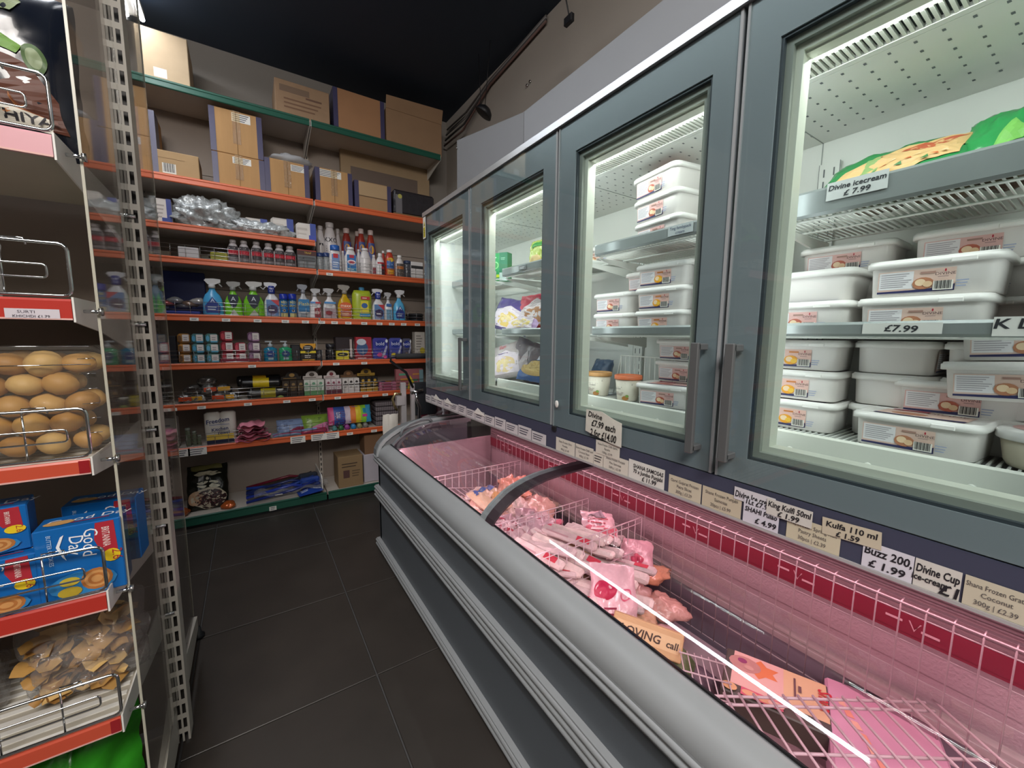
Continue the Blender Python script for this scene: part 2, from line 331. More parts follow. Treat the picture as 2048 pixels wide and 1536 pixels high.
# generic placement on back shelf: front-face pixel extents -> position/size
def fx(px0, px1, pyt, si, y=YS+.035):
    zb = SH[si][0]-.004; a = at(px0, pyt, y=y); b = at(px1, pyt, y=y); c = at((px0+px1)/2, pyt, y=y)
    return (a.x+b.x)/2, zb, b.x-a.x, c.z-zb
BR = K
def carton(px0, px1, pyt, si, label, y=YS+.03, d=.25, mat=None, elems=(), tape=True, purple=False, base=None, rot=0., openf=0, group='cardboard cartons on the wall shelving', body='carton_body', name='cardboard_carton', cat='box'):
    x, zb, w_, h = fx(px0, px1, pyt, si, y)
    if base is not None: h = h+zb-base; zb = base
    T_ = thing(name, label, cat, (x, y, zb), rot, group); mat = mat or CARD
    M = MB(); M.box(-w_/2, 0, 0, w_/2, d, h, mat, .003); M.build(body, T_)
    if purple:
        for s in (-1, 1): MB().box(s*w_/2-s*.03, -.0015, .002, s*w_/2+s*.0015, d*.5, h-.002, K('#454262', .35, vary=.1)).build('edge_tape', T_)
    if tape:
        M = MB(); M.box(-.022, -.0012, h*.25, .022, 0, h, glass('tape', (.95, .85, .7), 1.5, .1, .25, (.8, .65, .42), .4, 40)); M.box(-.022, 0, h, .022, d, h+.0012, _m['tape']); M.build('clear_tape', T_)
        MB().box(-.001, -.0018, .003, .001, 0, h-.003, K('#6b4e30', .9)).build('flap_seam', T_)
    if openf:
        M = MB(); M.add([(-w_/2, 0, h), (w_/2, 0, h), (w_/2, -.03*openf, h+.10*abs(openf)), (-w_/2, -.02*openf, h+.085*abs(openf)), (-w_/2, .004, h), (w_/2, .004, h), (w_/2, -.03*openf+.004, h+.10*abs(openf)), (-w_/2, -.02*openf+.004, h+.085*abs(openf))],
              [(0, 1, 2, 3), (7, 6, 5, 4), (0, 4, 5, 1), (2, 6, 7, 3), (1, 5, 6, 2), (0, 3, 7, 4)], mat); M.build('flap', T_)
    if elems: art(T_, [tuple([e[0]]+[(v*w_ if i in SX[e[0]] else v*h if i in SY[e[0]] else v) for i, v in enumerate(e[1:], 1)]) for e in elems], flat())
    return T_, w_, h
SX = {'r': (1, 3), 'e': (1, 3), 't': (1,), 'b': (1, 3), 'l': (1, 3)}; SY = {'r': (2, 4), 'e': (2, 4), 't': (2, 3), 'b': (2, 4), 'l': (2, 4)}
def sc_el(elems, w_, h):
    out = []
    for e in elems:
        if e[0] == 'p': out.append(('p', [(x*w_, y*h) for x, y in e[1]], e[2])); continue
        out.append(tuple([e[0]]+[(v*w_ if i in SX[e[0]] else v*h if i in SY[e[0]] else v) for i, v in enumerate(e[1:], 1)]))
    return out
LB = lambda x, y, ww=.3, hh=.14: [('r', x, y, x+ww, y+hh, '#e9e7e0'), ('l', x+.02, y+.01, x+ww-.03, y+hh-.01, 4, '#3a3a44')]
carton(268, 372, 62, 0, 'pale cardboard carton at the left end of the top green shelf', d=.3, mat=K('#b7a183', .85, vary=.12), elems=[('r', -.2, .08, .05, .26, '#dedbd6')], tape=False)
carton(549, 657, 170, 0, 'printed brown carton on the top shelf left of the bay joint', d=.3, mat=DARKCARD, tape=False, elems=[('r', -.42, .68, .12, .86, '#7a6350'), ('l', -.35, .2, .4, .55, 3, '#7a5a44'), ('l', .05, .56, .45, .70, 1, '#6e5040')])
carton(666, 767, 188, 0, 'plain brown carton with purple taped edge on the top shelf', d=.3, mat=K('#a87c58', .85, vary=.1), tape=False, purple=True)
carton(772, 883, 232, 0, 'open brown carton with raised flap at the right end of top shelf', d=.3, mat=K('#96775a', .85, vary=.12), tape=False, openf=1)
carton(300, 396, 304, 1, 'flattened brown carton with barcode sticker on the upper orange shelf', d=.22, mat=K('#b3946c', .85, vary=.12), tape=False, elems=[('b', -.28, .1, 0, .5), ('l', -.4, .68, .4, .72, 1, '#8a6a48')])
lo, w_, h = carton(424, 527, 311, 1, 'lower brown carton of the taped pair with purple edges', d=.28, purple=True, elems=LB(-.12, .74, .36, .2))
carton(417, 521, 222, 1, 'upper brown carton stacked on its twin under the green shelf', d=.28, purple=True, base=SH[1][0]-.004+h+.002, elems=LB(-.08, .76, .36, .2))
cb, w_, h = carton(529, 616, 322, 1, 'brown taped carton under a crumpled plastic bag', d=.28, purple=True, elems=LB(.08, .75, .34, .18))
CRUM = glass('crumpled', (.8, .8, .82), 1.6, .18, .45, (.75, .76, .78), 1.0, 26)
def lump(name, label, cat, x, y, z, wx, wy, hz, mat, amp=.35, nsc=9., seed=0, nu=26, nv=14, parent=None, rz=0., sq=2.6, group=None):
    M = MB()
    def fn(u, v):
        a = 2*PI*u; e = PI*(v-.5); c = math.cos(e); cx_, sx_ = math.cos(a), math.sin(a); k = (abs(cx_)**sq+abs(sx_)**sq)**(-1/sq)
        p = Vector((wx/2*c*cx_*k, wy/2*c*sx_*k, hz/2*math.sin(e)))
        n = noise.noise(Vector((p.x*nsc*3+seed, p.y*nsc*3, p.z*nsc*3)))+.6*noise.noise(Vector((p.x*nsc*9, p.y*nsc*9+seed, p.z*nsc*9)))
        p *= 1+amp*n*.35; return (p.x, p.y, max(p.z, -hz*.38)+hz*.38)
    M.grid(fn, nu, nv, mat); o = M.build(name, parent, (x, y, z), rz)
    if parent is None: tag(o, label, cat, group)
    return o
c = at(580, 318, y=YS+.12); lump('plastic_bag', 'crumpled grey white plastic bag lying on top of a carton', 'bag', c.x, YS+.13, SH[1][0]+h-.002, .26, .2, .085, CRUM, .9, 6, 3)
carton(630, 703, 340, 1, 'brown carton with white address label right of the bay joint', d=.27, purple=True, elems=LB(-.40, .76, .6, .2))
carton(709, 781, 366, 1, 'low brown carton with folded flap beside the black wrapped tray', d=.22, mat=K('#a98862', .85), purple=True, tape=False, elems=[('r', -.48, .5, .5, .97, '#b59872'), ('r', -.5, .47, .5, .5, '#5b4128')])
carton(680, 858, 300, 1, 'large flattened carton leaning at the back of the orange shelf', y=YS+.30, d=.05, mat=K('#9d8668', .85), tape=False, elems=[('r', -.4, .45, .35, .68, '#6a5b51'), ('r', .0, .05, .01, .45, '#6f5a44')])
x, zb, w_, h = fx(786, 868, 372, 1); bg = thing('wrapped_tray', 'black plastic wrapped tray at right end of orange shelf', 'tray', (x, YS+.03, zb))
M = MB(); M.box(-w_/2, 0, .015, w_/2, .25, h*.8, K('#2b292e', .3, vary=.3, bump=.5, sc=20), .015); M.build('wrapped_body', bg)
M = MB(); M.box(-w_/2-.005, -.01, 0, w_/2, .26, .02, K('#8a6a48', .8), .004); M.build('tray_base', bg)
art(bg, sc_el([('r', -.45, .02, -.30, .75, '#6e6c70'), ('e', -.35, .7, .05, .08, '#b9b45a')], w_, h*.85), flat())
# second row: short shelf (bay 1 and 2 only)
def pack(px0, px1, pyt, si, label, col, elems=(), name='pack', cat='pack', y=YS+.035, d=.1, bev=.004, rot=0., base=None, group=None, r=.45, body='pack_body', h=None):
    x, zb, w_, hh = fx(px0, px1, pyt, si, y); h = h or hh
    if base is not None: h = hh+zb-base; zb = base
    T_ = thing(name, label, cat, (x, y, zb), rot, group)
    MB().box(-w_/2, 0, 0, w_/2, d, h, K(col, r), bev).build(body, T_)
    if elems: art(T_, sc_el(elems, w_, h), flat())
    return T_, w_, h
for k, (a0, a1, pt, lab) in enumerate([(487, 534, 436, 'left'), (541, 586, 436, 'middle'), (592, 631, 446, 'right')]):
    pack(a0, a1, pt, 2, 'white and blue paper roll multipack, %s of the row behind the bubble wrap' % lab, '#dcd6cf', [('r', .2, 0, .5, 1, '#3b4fa0'), ('r', -.5, .0, .5, .04, '#51708c'), ('l', -.45, .2, .15, .8, 2, '#c9c2ba')], 'paper_roll_pack', y=YS+.06 if k < 2 else YS+.03, d=.2, bev=.015, group='paper roll packs on short orange shelf')
pack(596, 632, 470, 2, 'small white and blue pack on the shelf edge by the bay joint', '#e0dbd4', [('r', .1, 0, .5, 1, '#3a4fb0')], 'paper_roll_pack', d=.06, bev=.008, y=YS+.02)
pack(300, 341, 396, 2, 'white pack with blue side left of the bubble wrap bundle', '#d8cfc8', [('r', .25, 0, .5, 1, '#2e3f8c'), ('l', -.45, .2, .15, .8, 4, '#b3a9a3'), ('r', 0, 0, .45, .25, '#27418f')], 'paper_roll_pack', y=YS+.06, d=.2, bev=.01)
x, zb, w_, h = fx(345, 470, 392, 2)
bw = thing('bubble_wrap_bundle', 'large crinkled clear plastic bundle folded on the short shelf', 'bundle', (x, YS+.12, zb))
lump('bundle_fold', '', '', 0, 0, .0, w_*1.04, .25, h*1.12, K('#c9cecf', .18, .3, vary=.5, bump=1., sc=42), 1.0, 8, 1, 60, 34, bw)
lump('bundle_tail', '', '', .30, -.02, .0, .44, .2, .115, K('#c9cecf', .18, .3, vary=.5, bump=1., sc=42), .9, 9, 5, 60, 28, bw)
lump('wrapped_bundle', 'silvery plastic bundle seen through the clear end panel', 'bundle', at(290, 395, y=YS+.1).x-.03, YS+.12, SH[2][0]-.004, .20, .2, .16, K('#a9adaf', .2, .5, vary=.5, bump=.9, sc=30), .8, 6, 9)
# ------------------------------------------------------------------ bottles
def bottle(px0, px1, pyt, si, label, body, cap, shape='round', elems=(), name='bottle', y=YS+.055, capf=.12, neck=.45, group=None, cat='bottle', flatn=.8, lab=None, base=None, h=None, lw=.96, shoulder=.72, rough=.3):
    x, zb, w_, hh = fx(px0, px1, pyt, si, y); h = h or hh; r = w_/2
    if base: zb = base; h = hh+SH[si][0]-.004-base
    T_ = thing(name, label, cat, (x, y, zb), 0, group); bm = K(body, rough, vary=.04); cm = K(cap, .35, vary=.03)
    nr = r*neck
    P = [(r*.86, 0), (r*.98, h*.02), (r, h*.06), (r, h*shoulder*.8), (r*.96, h*shoulder*.88), (r*.8, h*shoulder), (nr*1.2, h*(1-capf)*.94), (nr, h*(1-capf)*.96), (nr, h*(1-capf))]
    MB().lathe(P, bm, 16, 1, flatn, sq=2.0 if shape == 'round' else 3.2).build('bottle_body', T_)
    z0 = h*(1-capf)
    MB().lathe([(nr*1.12, z0-.002), (nr*1.15, z0+.001), (nr*1.12, h-.002), (nr*.9, h)], cm, 12).build('cap', T_)
    if elems:
        f = curved(r, r*flatn) if shape == 'round' else flat(-r*flatn*1.0)
        art(T_, sc_el(elems, w_, h), f)
    return T_
def spray(px0, px1, pyt, si, label, body, head, elems=(), y=YS+.06, sleeve=None, handed=1, group=None, dark=None, waist=.62):
    x, zb, w_, h = fx(px0, px1, pyt, si, y); r = w_/2
    T_ = thing('spray_bottle', label, 'bottle', (x, y, zb), 0, group); bm = K(body, .25, vary=.05)
    P = [(r*.85, 0), (r*.97, h*.02), (r, h*.08), (r*.97, h*.30), (r*.92, h*.44), (r*.72, h*.56), (r*.42, h*.64), (r*.30, h*.70), (r*.28, h*.76)]
    MB().lathe(P, bm, 18, 1, .62, sq=2.6).build('bottle_body', T_)
    s = handed; hm = K(head, .35, vary=.03)
    M = MB(); M.lathe([(r*.34, h*.74), (r*.36, h*.80), (r*.28, h*.86)], hm, 12)
    M.prism([(-s*r*.35, h*.84), (s*r*.30, h*.84), (s*r*.85, h*.90), (s*r*.88, h*.985), (s*r*.2, h), (-s*r*.55, h*.985), (-s*r*.7, h*.94)], -.011, .011, 1, hm)
    M.build('spray_head', T_)
    M = MB(); M.tube([(s*r*.55, 0, h*.92), (s*r*.72, 0, h*.86), (s*r*.98, 0, h*.79)], .004, hm, 6); M.build('trigger', T_)
    if sleeve: M = MB(); M.lathe([(r*.38, h*.68), (r*.44, h*.70), (r*.44, h*.88), (r*.38, h*.90)], K(sleeve, .4), 12); art(None, [('t', 0, h*.80, h*.05, 'No1', '#ffffff'), ('l', -r*.25, h*.72, r*.25, h*.78, 2, '#cfd4ea')], curved(r*.45, r*.45), mb=M); M.build('neck_sleeve', T_)
    if elems: art(T_, sc_el(elems, w_, h), flat(-r*.62))
    return T_
# third shelf: boxes, drain bottles, bleach
pack(355, 397, 494, 3, 'blank white box standing behind the chrome shelf guard', '#d6d2d2', name='white_box', cat='box', d=.08, y=YS+.03)
pack(420, 455, 505, 3, 'row of green yellow sponges left of the red labelled bottles', '#a9a038', [('l', -.45, .05, .45, .95, 3, '#7f8a2c')], 'sponge_pack', d=.12, y=YS+.03, bev=.006)
pack(398, 418, 510, 3, 'dim dark olive box between white box and sponges', '#4b4636', name='small_box', cat='box', d=.1, y=YS+.1)
pack(285, 340, 500, 3, 'brown and yellow pack behind the guard beside the end panel', '#5d5140', [('r', -.5, 0, -.1, .7, '#8f8436')], name='small_box', cat='box', d=.1, y=YS+.05)
RL = [('r', -.45, .06, .45, .72, '#4a4548'), ('r', -.45, .36, .45, .56, '#c4263a'), ('l', -.3, .42, .4, .52, 2, '#f0d8d8'), ('r', -.4, .1, .4, .2, '#8d8688'), ('l', -.35, .6, .3, .68, 1, '#c9bdbd')]
for k, (cx, pt) in enumerate([(465, 480), (487, 482), (512, 484), (536, 487), (558, 490), (579, 493)]):
    bottle(cx-12, cx+12, pt, 3, 'white bottle with dark grey and red label, %s of six in a row' % ['first', 'second', 'third', 'fourth', 'fifth', 'sixth'][k], '#cfc8c8', '#b9b2b2', elems=RL, y=YS+.05, group='red labelled bottles under the short shelf', neck=.5)
pack(594, 632, 500, 3, 'clear blister pack of traps with dark red header card', '#6e7174', [('r', -.5, .72, .5, 1.0, '#4a1f1c'), ('r', -.5, .95, .5, 1., '#a63a2c'), ('t', .05, .8, .1, 'TRAP', '#d9b23a'), ('r', -.4, .1, -.05, .4, '#85888a'), ('r', .05, .1, .4, .4, '#85888a'), ('r', -.4, .45, .4, .6, '#5c5f62')], 'trap_pack', d=.09, y=YS+.03, r=.25)
bottle(630, 650, 452, 3, 'slim white bottle at the back left of the second bay', '#c9c3c3', '#b5afaf', y=YS+.24, elems=[('l', -.2, .55, .3, .68, 1, '#2b2b33')], capf=.08)
bottle(644, 673, 446, 3, 'tall white bottle with black lettering behind the squeezy bottles', '#d2cccc', '#c6c0c0', y=YS+.22, capf=.09, elems=[('t', .0, .62, .085, 'KXO', '#22222c'), ('l', -.35, .38, .35, .56, 4, '#3a3a44'), ('r', -.4, .3, .4, .34, '#22222c'), ('t', 0, .14, .1, 'ULTRA', '#22222c')], neck=.5)
bottle(668, 682, 458, 3, 'thin white bottle half hidden right of the tall white bottle', '#beb7b7', '#b5afaf', y=YS+.27, capf=.1)
for k, (a0, a1, pt) in enumerate([(681, 703, 457), (706, 722, 463), (712, 731, 458), (731, 750, 461)]):
    bottle(a0, a1, pt, 3, ['red bleach bottle behind the blue labelled bottle', 'dark red bleach bottle furthest back in the row', 'red bleach bottle left of the last red one', 'rightmost red bleach bottle of the back row'][k], ['#8e3328', '#7c2d26', '#9c3527', '#a03a28'][k], '#c9b7b2', y=YS+(.25, .31, .2, .19)[k], elems=[('r', -.35, .2, .35, .72, '#3d4f8c'), ('r', -.35, .1, .35, .3, '#c9722c'), ('e', 0, .58, .25, .09, '#d9a23a')], capf=.1, group='red bleach bottles at the back', neck=.5)
for k, (a0, a1) in enumerate([(632, 645), (645, 657)]):
    bottle(a0, a1+2, 506, 3, 'grey toilet cleaner bottle with dark blue cap, %s one' % ['left', 'right'][k], '#8f9496', '#2b3f70', y=YS+.06, neck=.9, capf=.2)
bottle(657, 681, 491, 3, 'white curvy bottle with blue spout cap and red badge', '#dedbdc', '#2b5fae', 'flat', [('r', -.32, .1, .32, .66, '#6d8fc4'), ('r', -.2, .52, .2, .68, '#c22b3a'), ('l', -.25, .14, .25, .4, 3, '#e8eef8')], neck=.7, capf=.18, flatn=.6)
bottle(681, 690, 502, 3, 'narrow white bottle behind the two front white bottles', '#cdc8c8', '#d8d4d4', y=YS+.12, capf=.08)
bottle(688, 713, 495, 3, 'white bottle with blue label and red oval badge', '#dedcdc', '#e6e4e4', 'flat', [('r', -.36, .1, .36, .7, '#2f74b8'), ('r', -.16, .58, .2, .7, '#b92b44'), ('e', 0, .42, .34, .09, '#e7e2e6'), ('e', 0, .42, .26, .05, '#c33a50'), ('r', -.36, .1, .36, .2, '#2b8ab0'), ('l', -.3, .12, .3, .18, 1, '#ffffff')], neck=.5, capf=.08, flatn=.6)
bottle(712, 722, 499, 3, 'white bottle neck behind the plain white jug', '#d4d0d0', '#d8d4d4', y=YS+.14, capf=.08)
bottle(718, 741, 497, 3, 'plain ribbed white jug bottle with white cap', '#d6d2d2', '#e2dfdf', elems=[('r', -.5, .3, .5, .31, '#b9b4b4'), ('r', -.5, .6, .5, .61, '#b9b4b4')], neck=.5, capf=.08)
bottle(741, 753, 510, 3, 'small white bottle partly behind the red labelled one', '#d6d1d1', '#dedada', y=YS+.08, capf=.1, elems=[('r', -.3, .1, .3, .4, '#8f3a44')])
bottle(751, 768, 507, 3, 'slim white bottle with red and dark label panel', '#dedbdb', '#e6e4e4', capf=.12, elems=[('r', -.45, .1, .05, .6, '#e6e4e4'), ('r', .05, .06, .45, .6, '#46343c'), ('r', -.4, .52, .45, .6, '#b92b3a'), ('r', .05, .3, .45, .42, '#b92b3a')], neck=.42)
bottle(761, 771, 502, 3, 'red bottle with white cap right behind the slim white one', '#a8382c', '#e0dcdc', y=YS+.12, capf=.08)
bottle(769, 788, 500, 3, 'orange red bleach bottle in the front row', '#bb3f2a', '#e6e2e0', capf=.09, elems=[('r', -.42, .08, .42, .66, '#c9722c'), ('r', -.42, .3, .42, .58, '#3d6aa8'), ('e', 0, .62, .3, .08, '#e8c53a'), ('l', -.3, .4, .3, .5, 1, '#ffffff'), ('r', -.3, .1, .3, .24, '#e0a52c')], neck=.5)
bottle(790, 807, 511, 3, 'small white bottle with dark orange label by the freezer end', '#d9d5d2', '#e4e2e0', capf=.11, elems=[('r', -.45, .05, .45, .62, '#57504c'), ('r', -.45, .38, .45, .5, '#cc7a3a'), ('l', -.3, .1, .3, .3, 2, '#9a9390')])
bottle(806, 822, 522, 3, 'dark grey squeezy bottle beside the freezer end', '#4a4c54', '#33405e', y=YS+.08, neck=.8, capf=.15)
pack(822, 846, 524, 3, 'stack of white boxes with black stripe at freezer end', '#d9d6d4', [('r', -.5, .62, .5, .78, '#2b2b2e'), ('r', -.5, .3, .5, .32, '#9a9694')], 'white_box', 'box', d=.12, y=YS+.05)
pack(170, 216, 462, 3, 'red and white packet with grey print seen through end panel, left', '#b5b0ad', [('r', -.5, .45, -.3, 1, '#b43a3a'), ('l', -.2, .1, .4, .9, 4, '#7c7774')], 'cleaning_packet', y=YS+.05, d=.1)
pack(218, 280, 462, 3, 'dark packet with red band seen through end panel, right', '#8f8b88', [('r', -.5, .45, .5, 1, '#4a4646'), ('r', -.45, .55, .5, .85, '#c4362f'), ('l', -.2, .6, .4, .72, 2, '#e8d8d4')], 'cleaning_packet', y=YS+.05, d=.1)
# fourth shelf: sprays
pack(318, 408, 543, 4, 'deep blue display box behind the tub of sachets', '#1b2a66', name='display_box', cat='box', d=.05, y=YS+.3, r=.5)
tb, w_, h = pack(318, 400, 622, 4, 'low blue tray holding loose sachets on the spray shelf', '#26368c', [('r', -.45, .1, .45, .6, '#1d2c78')], 'sachet_tray', 'tray', d=.2, y=YS+.04)
for k in range(6):
    lump('sachet', ['silver', 'red and white', 'grey', 'dark foil', 'brown', 'pale'][k]+' sachet lying in the low blue tray', 'sachet', tb.location.x-.11+.04*k, YS+.13, SH[4][0]+.035+.018*(k % 3), .09, .07, .05, K(['#b9b7b8', '#8f4a48', '#8d8c8c', '#4c4a50', '#7a6456', '#c7c2bd'][k], .25, .3, bump=.6), .8, 8, k, 14, 8, group='sachets in the blue tray')
spray(291, 326, 548, 4, 'pale blue spray bottle beside the clear end panel', '#7fb2d8', '#c9d0d4', [('r', -.3, .06, .3, .4, '#3a5ca8'), ('l', -.25, .1, .25, .3, 2, '#dbe6f4')])
AW = [('p', [(-.32, .08), (.32, .08), (.38, .25), (0, .5), (-.38, .25)], '#2b3f8c'), ('t', 0, .36, .1, 'A', '#e2eefc'), ('l', -.25, .14, .25, .26, 2, '#dbe6f4')]
spray(401, 443, 557, 4, 'bright blue spray bottle with white head, largest on the left', '#4fa8dc', '#dcdcdc', AW)
AG = [('p', [(-.28, .62), (.28, .62), (.3, .5), (.16, .3), (.0, .22), (-.16, .3), (-.3, .5)], '#1c2338'), ('t', 0, .44, .12, 'A', '#dfe6ee'), ('l', -.22, .34, .22, .38, 1, '#cdd4de'), ('p', [(-.3, .0), (.3, .0), (0, .2)], '#b9bcae')]
spray(446, 482, 563, 4, 'green and black spray bottle, left one of the pair', '#7cc832', '#9c9c98', AG, group='green spray bottles')
spray(483, 526, 563, 4, 'green and black spray bottle, right one of the pair', '#7cc832', '#c8c8c4', AG, group='green spray bottles')
NO = [('r', -.36, .05, .36, .5, '#5f86b8'), ('p', [(-.1, .5), (.4, .5), (.4, .32)], '#c23a44'), ('p', [(-.3, .3), (0, .36), (.3, .3), (.3, .16), (0, .08), (-.3, .16)], '#3c2f5c'), ('l', -.22, .17, .22, .25, 1, '#ffffff'), ('l', -.3, .06, .3, .12, 2, '#c9bccd')]
spray(525, 558, 565, 4, 'white spray bottle with navy neck sleeve in the middle bay', '#dcdcdf', '#dfe0e4', NO, sleeve='#273a94', handed=-1)
for k, (a0, a1) in enumerate([(558, 575), (576, 592)]):
    bottle(a0, a1, 588, 4, 'blue and yellow aerosol can, %s of the two' % ['left', 'right'][k], '#2b6fae', '#1d33a0', elems=[('r', -.45, .02, .45, .2, '#c8bd84'), ('t', 0, .6, .09, 'BED', '#f0dc5a'), ('t', 0, .46, .09, 'BUG', '#f0dc5a'), ('e', 0, .3, .16, .05, '#d8d0c0'), ('e', 0, .3, .1, .035, '#3a2c28')], name='aerosol_can', capf=.22, neck=.92, shoulder=.86, flatn=1., group='blue aerosol cans')
spray(592, 618, 569, 4, 'grey white spray bottle with blue and teal label', '#b9bcc0', '#8f929c', [('r', -.42, .2, .42, .56, '#2b7ab0'), ('t', 0, .38, .1, 'Flash', '#d8c65a'), ('l', -.3, .04, .3, .16, 2, '#5a6a7a')], handed=-1)
CL1 = [('r', -.42, .5, .42, .56, '#5a8ec8'), ('r', 0, .5, .42, .56, '#b8323e'), ('l', -.3, .4, .3, .48, 2, '#8a8a92'), ('p', [(-.1, .34), (.42, .38), (.42, .04), (-.1, .04)], '#8c2a34'), ('e', .1, .2, .2, .06, '#c9a8a4')]
CL2 = [('r', -.42, .5, .42, .56, '#3f86c4'), ('l', -.3, .4, .3, .48, 2, '#8a8a92'), ('p', [(-.42, .36), (.42, .34), (.42, .04), (-.42, .04)], '#a8949a'), ('e', -.1, .2, .25, .08, '#8c2a34')]
spray(616, 641, 577, 4, 'white spray bottle with blue and red label left of joint', '#e2e0e2', '#b9b9bb', CL1)
spray(644, 671, 577, 4, 'white spray bottle with blue band just right of the joint', '#e2e0e2', '#b4b4b6', CL2, handed=-1)
spray(673, 703, 570, 4, 'amber yellow spray bottle with orange label', '#c8a018', '#9a948c', [('e', 0, .38, .42, .12, '#d9622c'), ('t', 0, .36, .09, 'maxx', '#fff2e0'), ('r', -.36, .08, .36, .26, '#b8583a'), ('l', -.3, .1, .3, .2, 2, '#e8d8b0')], handed=-1)
bottle(703, 742, 575, 4, 'big lime green jerrycan bottle with handle and blue cap', '#a8b832', '#3f7a9c', 'flat', [('r', -.1, .62, .36, .72, '#c23a3c'), ('l', -.02, .64, .28, .70, 1, '#f2e0d8'), ('p', [(-.15, .2), (.3, .2), (.28, .58), (-.1, .58)], '#e0d23a'), ('e', .08, .44, .16, .08, '#3c64a0'), ('r', -.18, .1, .36, .2, '#3a8ab8'), ('r', .38, .2, .42, .55, '#6c7a20')], neck=.25, capf=.16, flatn=.45, shoulder=.9)
spray(742, 768, 578, 4, 'white spray bottle with navy sleeve in the right bay', '#dcdcdf', '#dfe0e4', NO, sleeve='#273a94', handed=-1)
spray(767, 784, 585, 4, 'narrow white spray bottle with small blue label', '#e0dfe0', '#b9b9bb', [('r', -.3, .5, .3, .6, '#3a6cae'), ('r', -.3, .05, .35, .4, '#7aa8c4')], handed=-1)
spray(785, 809, 580, 4, 'sky blue spray bottle with white head near the freezer', '#5ab0dc', '#d4d4d6', AW)
for k in range(3):
    x, zb, w_, h = fx(816, 846, 612, 4, YS+.1)
    M = MB(); M.tube([(x+.01+w_*.45*math.cos(a*PI/8), YS+.16+.10*math.sin(a*PI/8), zb+.012+.024*k) for a in range(16)], .012, K('#23252a', .4), 6, True)
    tag(M.build('coiled_hose'), 'dark coiled hose loop, %s of the coil stack by freezer' % ['lowest', 'middle', 'top'][k], 'hose', 'dark coils on the spray shelf')
x, zb, w_, h = fx(188, 234, 542, 4, YS+.08); jr = thing('glass_jar', 'empty dark lidded jar seen through the clear end panel', 'jar', (x, YS+.1, zb))
MB().lathe([(w_*.44, 0), (w_*.5, .01), (w_*.5, h*.62), (w_*.4, h*.7), (w_*.36, h*.74)], K('#4c5148', .15), 18).build('jar_body', jr)
MB().lathe([(w_*.4, h*.74), (w_*.5, h*.8), (w_*.52, h*.96), (w_*.4, h)], K('#8a8d8c', .3, .6), 18).build('lid', jr)
for k, (a0, a1) in enumerate([(212, 246), (250, 282)]): spray(a0, a1, 566, 4, 'green and black spray bottle behind end panel, %s' % ['left', 'right'][k], '#7cb83a', '#8a8a86', AG, y=YS+.05)
# fifth shelf
def soap(px0, px1, pyt, lev, n, c1, c2, labels, x_y=YS+.04):
    x, zb, w_, h = fx(px0, px1, pyt, 5, x_y); hh = h/n
    for k in range(lev):
        T_ = thing('soap_pack', '%s %s of its stack' % (labels, ['bottom', 'middle', 'top', 'fourth'][k] if lev > 1 else 'single'), 'soap', (x, x_y, zb+hh*k), 0, 'wrapped soap packs on the fifth shelf')
        MB().box(-w_/2, 0, .001, w_/2, .07, hh-.001, K(c1, .3), .012).build('pack_body', T_)
        art(T_, sc_el([('r', -.1, .12, .42, .9, '#ddd6d2'), ('l', .0, .3, .35, .7, 2, '#9a9296'), ('e', -.3, .5, .13, .3, c2), ('r', -.1, .1, .42, .25, c2)], w_, hh), flat())
soap(305, 332, 668, 3, 3, '#8fa8bc', '#5a8ab4', 'white and blue soap pack by the end panel,')
pack(333, 351, 672, 5, 'black bottle pair between soap stacks', '#16161c', [('r', -.4, .5, -.3, .6, '#9ac83a')], 'shampoo_bottle', 'bottle', d=.05)
soap(353, 379, 667, 3, 3, '#a8763a', '#6a4a2c', 'orange brown wrapped soap pack,')
soap(381, 407, 667, 3, 3, '#4f7a7c', '#4a9ac0', 'teal wrapped soap pack left column,')
soap(409, 436, 667, 3, 3, '#53807c', '#5aa8c8', 'teal wrapped soap pack right column,')
soap(439, 465, 662, 3, 3, '#8c2c38', '#b83a48', 'red wrapped soap pack left column,')
soap(468, 492, 685, 2, 2, '#a03a48', '#c84a5a', 'red wrapped soap pack right column,')
soap(494, 519, 664, 3, 3, '#7a5c78', '#a07a98', 'mauve wrapped soap pack,')
pack(440, 519, 714, 5, 'long crimson tray edge in front of the red soap packs', '#7a1c34', name='display_tray', cat='tray', d=.012, y=YS+.022, h=.028)
def pump(px0, px1, pyt, label, col, lab):
    x, zb, w_, h = fx(px0, px1, pyt, 5); r = w_/2; T_ = thing('soap_dispenser', label, 'bottle', (x, YS+.07, zb), 0, 'pump soap bottles')
    MB().lathe([(r*.85, 0), (r, h*.04), (r*.95, h*.4), (r*.97, h*.62), (r*.6, h*.68), (r*.3, h*.72)], K(col, .12, vary=.05), 18, 1, .6, sq=2.6).build('bottle_body', T_)
    M = MB(); M.lathe([(r*.34, h*.7), (r*.36, h*.84), (r*.15, h*.86), (r*.12, h*.94)], K('#b8c0c4', .3), 12); M.box(-r*.75, -.006, h*.93, r*.3, .006, h, K('#b8c0c4', .3), .003); M.build('pump_head', T_)
    art(T_, sc_el([('e', 0, .38, .3, .16, lab), ('l', -.16, .34, .16, .4, 1, '#dfe6ee'), ('r', -.2, .1, .2, .2, '#9ab0b8')], w_, h), flat(-r*.6))
pump(526, 554, 682, 'blue liquid soap bottle with grey pump', '#1f7a9c', '#1b3a7c')
pump(557, 584, 682, 'green liquid soap bottle with grey pump', '#2f9a6c', '#1b3f70')
pack(582, 601, 690, 5, 'stack of black boxes left of the yellow and black packet', '#202126', [('r', -.5, .5, .5, .53, '#3a3b40')], 'black_box', 'box', d=.1, y=YS+.08)
